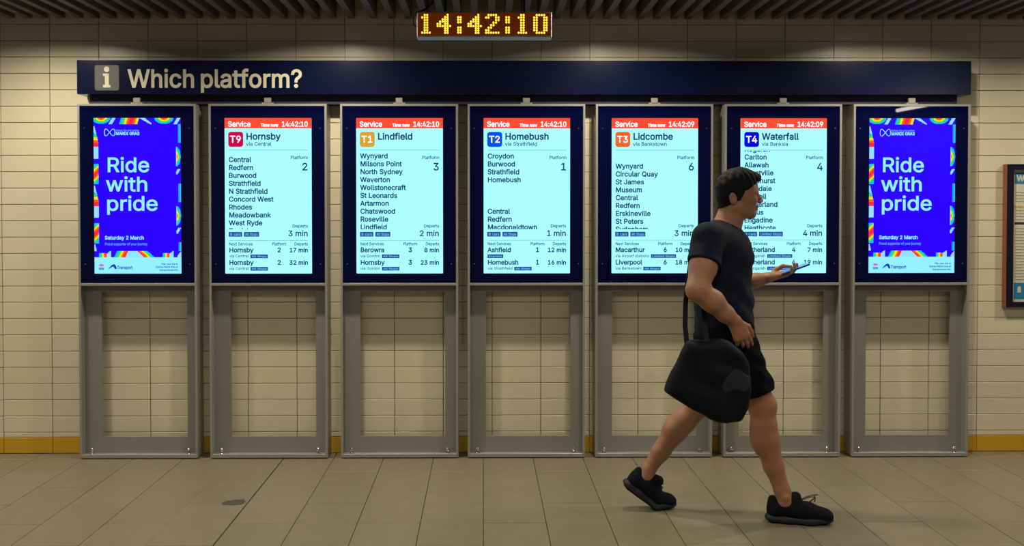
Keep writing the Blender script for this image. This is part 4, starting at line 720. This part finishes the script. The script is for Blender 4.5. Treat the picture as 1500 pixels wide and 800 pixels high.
YC = -1.24
man = empty('person', (1.17, YC, 0), 'man walking right in dark t-shirt, black shorts and running shoes, looking ahead', 'person')
SHR, ELR, WRR = (1.050, -1.415, 1.350), (0.978, -1.515, 1.125), (1.155, -1.485, 0.980)
SHL, ELL, WRL = (1.195, -1.070, 1.345), (1.235, -1.00, 1.10), (1.440, -1.070, 1.152)
HPR, KNR = (1.180, -1.325, 0.905), (1.330, -1.335, 0.555)
HPL, KNL = (1.165, -1.160, 0.900), (1.060, -1.150, 0.515)
def nrm(v): v = np.array(v, float); return v/np.linalg.norm(v)
def hand(Fd, wrist, Fv, Sv, Nv, curls, spread=0.0, lens=(0.074, 0.083, 0.078, 0.060), yaws=None, thumb=None):
    Fv, Sv, Nv = nrm(Fv), nrm(Sv), nrm(Nv); w = np.array(wrist, float)
    for i in range(4):
        s_ = 0.030-0.0205*i; kn = w+Fv*(0.090-0.004*abs(i-1))+Sv*s_
        Fd.cone(w+Sv*s_*0.55, kn, 0.0145, 0.0115, 0.016)
        d = Fv*math.cos(yaws[i] if yaws else 0)-Sv*math.sin(yaws[i] if yaws else 0); p = kn; ang = 0
        rr_ = (0.0092, 0.0088, 0.0080, 0.0072)
        for j, frac in enumerate((0.45, 0.30, 0.25)):
            ang += curls[i][j]; dd = d*math.cos(ang)+Nv*math.sin(ang); q = p+dd*lens[i]*frac
            Fd.cone(p, q, rr_[j], rr_[j+1], 0.004 if j or i else 0.006); p = q
    Fd.cone(w+Fv*0.02-Sv*0.005+Nv*0.004, w+Fv*0.07+Nv*0.004, 0.017, 0.016, 0.014)
    if thumb is None:
        a = w+Fv*0.022+Sv*0.022; b = a+Fv*0.036+Sv*0.026+Nv*0.012; c = b+Fv*0.032+Sv*0.006+Nv*0.012; e = c+Fv*0.026-Sv*0.004+Nv*0.008
        thumb = [a, b, c, e]
    Fd.chain(thumb, [0.015, 0.0125, 0.0098, 0.0085], 0.008)
def body_trunk(B, inf=0.0, k=0.05):
    B.cone((1.161, YC, 1.300), (1.153, YC, 1.170), 0.116, 0.120, k, (1, 1.42, 1), inf=inf)
    B.cone((1.153, YC, 1.170), (1.164, YC, 1.020), 0.112, 0.106, k, (1, 1.38, 1), inf=inf)
    B.cone((1.164, YC, 1.020), (1.168, YC, 0.930), 0.106, 0.116, k, (1, 1.40, 1), inf=inf)
    for y in (-0.085, 0.085): B.ell((1.205+(0.02 if y > 0 else -0.012), YC+y, 1.265), (0.080, 0.080, 0.062), 0.04, inf=inf)   # pectorals
    B.cone((1.150, YC-0.02, 1.385), (SHR[0]+0.012, SHR[1]+0.01, SHR[2]+0.018), 0.050, 0.044, 0.04, inf=inf)
    B.cone((1.165, YC+0.02, 1.385), (SHL[0], SHL[1]-0.01, SHL[2]+0.018), 0.050, 0.044, 0.04, inf=inf)
    B.cone((1.15, YC-0.03, 1.30), SHR, 0.10, 0.062, 0.04, inf=inf)
    B.cone((1.17, YC+0.03, 1.30), SHL, 0.10, 0.060, 0.04, inf=inf)
def upper_arms(B, inf=0.0):
    m1 = tuple(np.array(SHR)*0.45+np.array(ELR)*0.55); m2 = tuple(np.array(SHL)*0.5+np.array(ELL)*0.5)
    B.chain([SHR, (m1[0]+0.004, m1[1], m1[2]), ELR], [0.062, 0.062, 0.050], 0.02, inf=inf)
    B.chain([SHL, m2, ELL], [0.058, 0.052, 0.042], 0.02, inf=inf)
def legs(B):
    B.chain([HPR, (1.245, -1.33, 0.75), KNR], [0.090, 0.080, 0.063], 0.03)
    B.ell((1.352, -1.335, 0.560), (0.040, 0.042, 0.048), 0.03)
    B.chain([KNR, (1.338, -1.34, 0.47), (1.349, -1.34, 0.40), (1.385, -1.34, 0.27), (1.425, -1.345, 0.155), (1.440, -1.35, 0.10)], [0.060, 0.058, 0.060, 0.046, 0.036, 0.036], 0.02)
    B.ell((1.322, -1.34, 0.415), (0.046, 0.052, 0.09), 0.03)
    B.ell((1.432, -1.382, 0.128), (0.014, 0.012, 0.016), 0.015)
    B.chain([(1.440, -1.35, 0.10), (1.54, -1.366, 0.055), (1.60, -1.375, 0.045)], [0.034, 0.024, 0.018], 0.02)
    B.chain([HPL, (1.115, -1.155, 0.71), KNL], [0.090, 0.078, 0.062], 0.03)
    B.chain([KNL, (1.00, -1.147, 0.445), (0.955, -1.14, 0.392), (0.885, -1.13, 0.285), (0.826, -1.12, 0.195), (0.812, -1.12, 0.160)], [0.057, 0.056, 0.056, 0.043, 0.034, 0.036], 0.02)
    B.ell((0.972, -1.14, 0.425), (0.050, 0.052, 0.085), 0.03, rot=-0.70)
    B.chain([(0.812, -1.12, 0.160), (0.860, -1.123, 0.075), (0.915, -1.126, 0.04)], [0.034, 0.024, 0.016], 0.02)
BODY = Field((0.66, -1.64, 0.02), (1.68, -0.90, 1.72), 0.0042)
body_trunk(BODY, 0.0); upper_arms(BODY); legs(BODY)
BODY.chain([ELR, (1.052, -1.505, 1.072), (1.115, -1.492, 1.012), WRR], [0.050, 0.051, 0.039, 0.030], 0.02)
BODY.chain([ELL, (1.31, -1.02, 1.118), (1.38, -1.045, 1.135), WRL], [0.041, 0.042, 0.035, 0.027], 0.02)
hand(BODY, WRR, (0.47, 0.05, -0.88), (0.88, 0.05, 0.47), (-0.03, 1, 0.03), [(0.22, 0.35, 0.25), (0.32, 0.4, 0.3), (0.42, 0.45, 0.3), (0.55, 0.5, 0.3)])
tb = [(1.462, -1.048, 1.163), (1.486, -1.040, 1.190), (1.516, -1.055, 1.209), (1.543, -1.078, 1.208)]
hand(BODY, WRL, (0.96, -0.06, 0.20), (0.06, 1, 0.0), (-0.20, 0, 0.98), [(0.15, 0.25, 0.25), (0.15, 0.55, 0.6), (0.25, 0.70, 0.65), (0.30, 0.80, 0.65)], yaws=(0.10, 0.42, 0.55, 0.68), thumb=tb)
# neck and head
BODY.chain([(1.172, YC, 1.375), (1.195, YC, 1.44), (1.210, YC, 1.52)], [0.064, 0.058, 0.057], 0.03)
BODY.ell((1.234, YC, 1.593), (0.099, 0.076, 0.090), 0.02)
BODY.ell((1.270, YC, 1.540), (0.056, 0.060, 0.086), 0.03)
for s_ in (-1, 1):
    BODY.cone((1.215, YC+s_*0.050, 1.505), (1.298, YC+s_*0.014, 1.472), 0.018, 0.014, 0.03)
    BODY.cone((1.318, YC+s_*0.012, 1.583), (1.306, YC+s_*0.044, 1.578), 0.009, 0.009, 0.012)
    BODY.ell((1.296, YC+s_*0.045, 1.538), (0.018, 0.014, 0.014), 0.02)
    BODY.ell((1.338, YC+s_*0.031, 1.561), (0.014, 0.014, 0.010), 0.008, 's')
    BODY.ell((1.320, YC+s_*0.030, 1.561), (0.010, 0.014, 0.010), 0.004)
    BODY.cone((1.330, YC+s_*0.020, 1.5705), (1.322, YC+s_*0.043, 1.569), 0.0045, 0.0045, 0.004)
    BODY.ell((1.340, YC+s_*0.011, 1.531), (0.009, 0.0075, 0.0075), 0.006)
    BODY.ell((1.192, YC+s_*0.079, 1.546), (0.019, 0.008, 0.031), 0.005, rot=0.15)
    BODY.ell((1.196, YC+s_*0.088, 1.550), (0.010, 0.005, 0.019), 0.004, 's', rot=0.15)
BODY.ell((1.302, YC, 1.470), (0.018, 0.024, 0.017), 0.02)
BODY.cone((1.328, YC, 1.570), (1.350, YC, 1.537), 0.0075, 0.0100, 0.010)
BODY.ell((1.326, YC, 1.507), (0.012, 0.024, 0.006), 0.005); BODY.ell((1.324, YC, 1.494), (0.011, 0.020, 0.006), 0.005)
BODY.cone((1.342, YC-0.028, 1.5005), (1.342, YC+0.028, 1.5005), 0.0018, 0.0018, 0.004, op='s')
o = world_part('body', BODY.mesh('body', M_SKIN), man)
for s_ in (-1, 1):
    e = world_part('eye', MB().sphere((1.3245, YC+s_*0.031, 1.561), 0.0105, 14).mesh('eye', M_EYE, True), man)
    link('iris', MB().sphere((1.3340, YC+s_*0.032, 1.561), 0.0050, 10, (0.5, 1, 1)).mesh('iris', M_IRIS, True), e)
# hair
HR = Field((1.10, -1.36, 1.46), (1.37, -1.12, 1.73), 0.0032)
HR.ell((1.232, YC, 1.598), (0.105, 0.083, 0.097), 0.01); HR.cone((1.255, YC+0.02, 1.66), (1.325, YC-0.01, 1.650), 0.034, 0.019, 0.03, (1, 1.7, 1))
HR.cone((1.195, YC, 1.545), (1.190, YC, 1.508), 0.064, 0.052, 0.02)
# hairline: face side cut, sideburn and nape
x, y, z = HR.grid((slice(None),)*3)
lim = np.where(z > 1.628, 1.40, np.where(z > 1.585, 1.262+(z-1.585)*1.35, np.where(z > 1.53, 1.228+(z-1.53)*0.45, 1.160+(z-1.505)*2.7)))
HR.F = np.maximum(HR.F, (x-lim+0*y).astype(np.float32)); HR.F = np.maximum(HR.F, (1.50-z+0*x+0*y).astype(np.float32))
for s_ in (-1, 1): HR.ell((1.190, YC+s_*0.080, 1.545), (0.024, 0.016, 0.035), 0.004, 's')
HR.warp(lambda x, y, z: 0.0022*np.sin(x*170+z*60)*np.sin(y*160+x*40)*(z > 1.60))
world_part('hair', HR.mesh('hair', M_HAIR), man)
# t-shirt
TS = Field((0.90, -1.62, 0.86), (1.36, -0.90, 1.46), 0.0055)
body_trunk(TS, 0.013, 0.05); upper_arms(TS, 0.013)
TS.cone((1.175, YC, 1.05), (1.175, YC, 0.88), 0.112, 0.112, 0.03, (1, 1.38, 1), inf=0.013)
TS.warp(lambda x, y, z: 0.0035*np.sin(z*52+x*38+np.sin(y*22)*1.5)*np.clip((1.28-z)*5, 0, 1)+0.002*np.sin(x*60-z*80+y*30))
for sh_, el_, t_ in ((SHR, ELR, 0.47), (SHL, ELL, 0.55)):
    a_ = np.array(sh_); b_ = np.array(el_); d_ = nrm(b_-a_); p_ = a_+(b_-a_)*t_
    x, y, z = TS.grid((slice(None),)*3); dist = (x-p_[0])*d_[0]+(y-p_[1])*d_[1]+(z-p_[2])*d_[2]
    r_ = np.sqrt((x-p_[0]-dist*d_[0])**2+(y-p_[1]-dist*d_[1])**2+(z-p_[2]-dist*d_[2])**2)
    sel = (r_ < 0.10) & (dist > -0.01)
    if sh_ is SHR: sel &= (y+0*x+0*z < -1.415-0.0*z) | ((x+0*y+0*z) < 1.035)
    else: sel &= (y+0*x+0*z > -1.09)
    TS.F = np.where(sel, np.maximum(TS.F, dist), TS.F).astype(np.float32)
    TS.cone(tuple(p_-d_*0.03), tuple(p_+d_*0.05), 0.061, 0.058, 0.0, op='s')
TS.plane((1.20, YC, 1.418), (0.42, 0, 0.91)); TS.plane((1.17, YC, 0.885), (0, 0, -1))
TS.cone((1.172, YC, 1.36), (1.215, YC, 1.50), 0.066, 0.070, 0.008, op='s')
world_part('t_shirt', TS.mesh('t_shirt', M_SHIRT), man)
# shorts
ST = Field((0.92, -1.50, 0.52), (1.44, -0.98, 1.02), 0.0055)
ST.cone((1.172, YC, 0.98), (1.172, YC, 0.90), 0.112, 0.125, 0.04, (1, 1.38, 1), inf=0.010)
def hem(F_, hp, kn, t_, r0, r1):
    a_ = np.array(hp); b_ = np.array(kn); p_ = a_+(b_-a_)*t_
    F_.cone(hp, tuple(p_+nrm(b_-a_)*0.08), r0, r1, 0.03)
hem(ST, HPR, KNR, 0.80, 0.108, 0.086); hem(ST, HPL, KNL, 0.80, 0.108, 0.086)
ST.warp(lambda x, y, z: 0.005*np.sin(x*70-z*20+y*25)*np.clip((0.86-z)*6, 0, 1)+0.003*np.sin(z*90+x*50))
x, y, z = ST.grid((slice(None),)*3)
for hp, kn, sgn in ((HPR, KNR, -1), (HPL, KNL, 1)):
    a_ = np.array(hp); b_ = np.array(kn); p_ = a_+(b_-a_)*0.82; d_ = nrm(b_-a_); d_ = nrm((d_[0]*0.85, 0, d_[2]))
    dist = (x-p_[0])*d_[0]+(y-p_[1])*d_[1]+(z-p_[2])*d_[2]+0*y
    sel = ((y-YC)*sgn > -0.01)+0*x+0*z > 0.5
    ST.F = np.where(sel, np.maximum(ST.F, dist), ST.F).astype(np.float32)
    ST.cone(tuple(p_-d_*0.02), tuple(p_+d_*0.05), 0.076, 0.076, 0.0, op='s')
ST.plane((1.17, YC, 0.99), (0, 0, 1))
world_part('shorts', ST.mesh('shorts', M_SHORTS), man)
# shoes: built flat (heel at 0, toe at 0.31), then bent and placed
def shoe_parts():
    up_ = Field((-0.02, -0.07, 0.0), (0.34, 0.07, 0.17), 0.0036)
    up_.chain([(0.052, 0, 0.066), (0.12, 0, 0.068), (0.19, 0.002, 0.056), (0.262, 0.004, 0.044)], [0.040, 0.044, 0.044, 0.036], 0.02, (1, 1.05, 1))
    up_.chain([(0.040, 0, 0.05), (0.034, 0, 0.104)], [0.034, 0.024], 0.02)
    up_.chain([(0.10, 0, 0.075), (0.125, 0, 0.110), (0.142, 0, 0.128)], [0.038, 0.032, 0.020], 0.02)
    up_.ell((0.286, 0.006, 0.040), (0.026, 0.036, 0.024), 0.02)
    up_.cone((0.070, 0, 0.170), (0.074, 0, 0.112), 0.037, 0.024, 0.010, op='s')
    up_.plane((0, 0, 0.022), (0, 0, -1))
    mid = Field((-0.03, -0.075, -0.01), (0.35, 0.075, 0.07), 0.0036)
    mid.chain([(0.028, 0, 0.022), (0.10, 0, 0.020), (0.20, 0.002, 0.018), (0.285, 0.006, 0.024)], [0.032, 0.032, 0.036, 0.028], 0.02, (1, 1.22, 0.78))
    x, y, z = mid.grid((slice(None),)*3)
    mid.F = np.maximum(mid.F, (z-(0.040+0.012*np.clip((0.10-x)*10, 0, 1)-0.006*np.clip((x-0.15)*8, 0, 1))+0*y).astype(np.float32)); 
    lift = 0.0+0.35*np.clip(x-0.245, 0, 1)**1.0*0.6+0.3*np.clip(0.03-x, 0, 1)
    mid.F = np.maximum(mid.F, (0.006+lift-z+0*y).astype(np.float32))
    out = Field((-0.03, -0.075, -0.01), (0.35, 0.075, 0.07), 0.0036)
    out.chain([(0.035, 0, 0.012), (0.10, 0, 0.012), (0.20, 0.002, 0.012), (0.278, 0.006, 0.018)], [0.028, 0.028, 0.032, 0.025], 0.02, (1, 1.22, 0.9))
    out.F = np.maximum(out.F, (lift-z+0*y).astype(np.float32)); out.F = np.maximum(out.F, (z-0.012-lift+0*y).astype(np.float32))
    return up_, mid, out
UPF, MDF, OTF = shoe_parts()
def make_shoe(label, org, yaw, bend, flip, lace_pts, zoff=0.0):
    def post(V_):
        V_ = np.array(V_, float).copy()
        if bend:
            xb = 0.205; w = np.clip((xb+0.03-V_[:, 0])/0.06, 0, 1); a = bend*w
            dx = V_[:, 0]-xb; dz = V_[:, 2]-0.0; ca, sa = np.cos(a), np.sin(a)
            V_[:, 0] = xb+dx*ca+dz*sa; V_[:, 2] = -dx*sa+dz*ca
        V_[:, 1] *= flip
        c, s_ = math.cos(yaw), math.sin(yaw); X = V_[:, 0]*c-V_[:, 1]*s_; Y = V_[:, 0]*s_+V_[:, 1]*c
        return np.stack([X+org[0], Y+org[1], V_[:, 2]+org[2]], 1)
    up_ = world_part('shoe', UPF.mesh('shoe', M_SHOE, post), man)
    def fl(me):
        if flip < 0: me.flip_normals()
        return me
    if flip < 0: up_.data.flip_normals()
    link('midsole', fl(MDF.mesh('midsole', M_SOLE, post)), up_); link('outsole', fl(OTF.mesh('outsole', M_OUTSOLE, post)), up_)
    m = MB()
    for i in range(5):
        x0 = 0.150+0.019*i; z0 = 0.112-0.0085*i-(0.002 if i > 3 else 0)
        zz = 0.1035-0.0060*i-0.0006*i*i
        pts = [(x0+0.010*k/3*(1 if i % 2 else -1)*0.6, y_, zz-0.75*y_*y_*9) for k, y_ in zip((-3, -2, -1, 0, 1, 2, 3), np.linspace(-0.025, 0.025, 7))]
        m.tube([tuple(q) for q in post(np.array(pts)+np.array([0, 0, 0.0]))], 0.0028, 6)
    for lp in lace_pts: m.tube([tuple(q) for q in post(np.array(lp))], 0.0032, 6)
    link('lace', m.mesh('lace', M_LACE, True), up_)['label'] = 'grey shoelace with loose bow loops'
def loop_pts(a, b, c, n_=9):
    a, b, c = map(np.array, (a, b, c)); return [tuple(a*(1-t)**2+b*2*t*(1-t)+c*t*t) for t in np.linspace(0, 1, n_)]
make_shoe('r', (1.352, -1.325, 0.0), -0.20, 0.0, 1, [loop_pts((0.160, -0.01, 0.112), (0.235, -0.05, 0.178), (0.222, -0.015, 0.110)), loop_pts((0.165, 0.01, 0.110), (0.26, 0.0, 0.150), (0.205, 0.02, 0.098)), loop_pts((0.16, 0.0, 0.112), (0.20, -0.03, 0.150), (0.235, -0.035, 0.150))])
make_shoe('l', (0.652, -1.118, 0.0), -0.03, 0.62, -1, [loop_pts((0.160, -0.01, 0.112), (0.215, -0.04, 0.155), (0.205, -0.02, 0.090)), loop_pts((0.165, 0.01, 0.110), (0.235, 0.03, 0.130), (0.20, 0.02, 0.092))])

# ------------------------------------------------------------------ phone in the far hand
ph = empty('mobile_phone', (1.560, -1.092, 1.196), 'slim mobile phone held up in the walking man\'s far hand', 'phone')
ph.rotation_euler = (0, -math.radians(20), 0)
obj('phone_body', MB().box(-0.073, 0.073, -0.036, 0.036, -0.004, 0.004, 0.0018), M_PHONE, ph)
obj('phone_screen', MB().box(-0.069, 0.069, -0.033, 0.033, 0.0040, 0.0046), M_PSCR, ph)

# ------------------------------------------------------------------ shoulder bag
poly = [(0.918,0.912),(0.960,0.902),(1.040,0.905),(1.110,0.890),(1.165,0.852),(1.205,0.788),(1.214,0.690),(1.195,0.600),(1.158,0.548),(1.096,0.530),(1.021,0.540),(0.940,0.582),(0.830,0.668),(0.850,0.755),(0.885,0.850)]
BG = Field((0.79, -1.68, 0.49), (1.26, -1.40, 0.96), 0.0055)
x, y, z = BG.grid((slice(None),)*3); X2, Z2 = np.broadcast_arrays(x[:, 0, :], z[:, 0, :]); dd = np.full(X2.shape, 1e9); ins = np.zeros(X2.shape, bool)
for i in range(len(poly)):
    a0, a1 = poly[i]; b0, b1 = poly[(i+1) % len(poly)]; ex, ez = b0-a0, b1-a1
    t = np.clip(((X2-a0)*ex+(Z2-a1)*ez)/(ex*ex+ez*ez), 0, 1); dd = np.minimum(dd, np.hypot(X2-a0-t*ex, Z2-a1-t*ez))
    c = ((a1 > Z2) != (b1 > Z2)) & (X2 < (b0-a0)*(Z2-a1)/(b1-a1+1e-12)+a0); ins ^= c
d2 = np.where(ins, -dd, dd)[:, None, :]
rr_ = 0.045; YB = -1.555
q1 = np.maximum(d2+rr_, 0); half = 0.052+0.022*np.clip((0.80-z)*4, 0, 1); q2 = np.maximum(np.abs(y-YB)-half+rr_, 0)
BG.F = (np.sqrt(q1**2+q2**2)-rr_).astype(np.float32)
BG.warp(lambda x, y, z: 0.007*np.sin((x-0.9)*22+z*9+1.2*np.sin(z*11+x*7))+0.004*np.sin(x*37+z*21+2*np.sin(z*13-x*9)+y*12))
bag = empty('shoulder_bag', (1.03, -1.555, 0.52), 'slouched black gym bag hanging at the walking man\'s near hip', 'bag')
bf = BG.F.copy()
world_part('bag_body', BG.mesh('bag_body', M_BAG), bag)
x, y, z = BG.grid((slice(None),)*3)
e1 = np.sqrt(((x-1.135-0.3*(z-0.72))/0.066)**2+((z-0.722+0.012*np.sin(x*60))/0.050)**2)-1+0*y
BG.F = np.maximum(np.maximum(bf-0.003, (y+1.57)+0*x+0*z), e1*0.05).astype(np.float32)
world_part('side_patch', BG.mesh('side_patch', M_BAG2), bag)['label'] = 'grey patch on the bag side'  # paler grey oval, raised slightly from the bag body
m = MB()
m.band([(0.925,-1.545,0.885),(0.922,-1.52,0.96),(0.930,-1.49,1.06),(0.944,-1.463,1.15),(0.968,-1.43,1.26),(1.000,-1.392,1.36),(1.040,-1.375,1.413),(1.070,-1.37,1.425),(1.085,-1.38,1.38),(1.072,-1.395,1.30),(1.045,-1.412,1.20),(1.030,-1.43,1.10),(1.022,-1.455,1.02),(1.02,-1.49,0.95),(1.02,-1.535,0.88)], 0.011, 0.0018, (0, -1, 0.1))
world_part('strap', m.mesh('strap', M_BAG), bag)
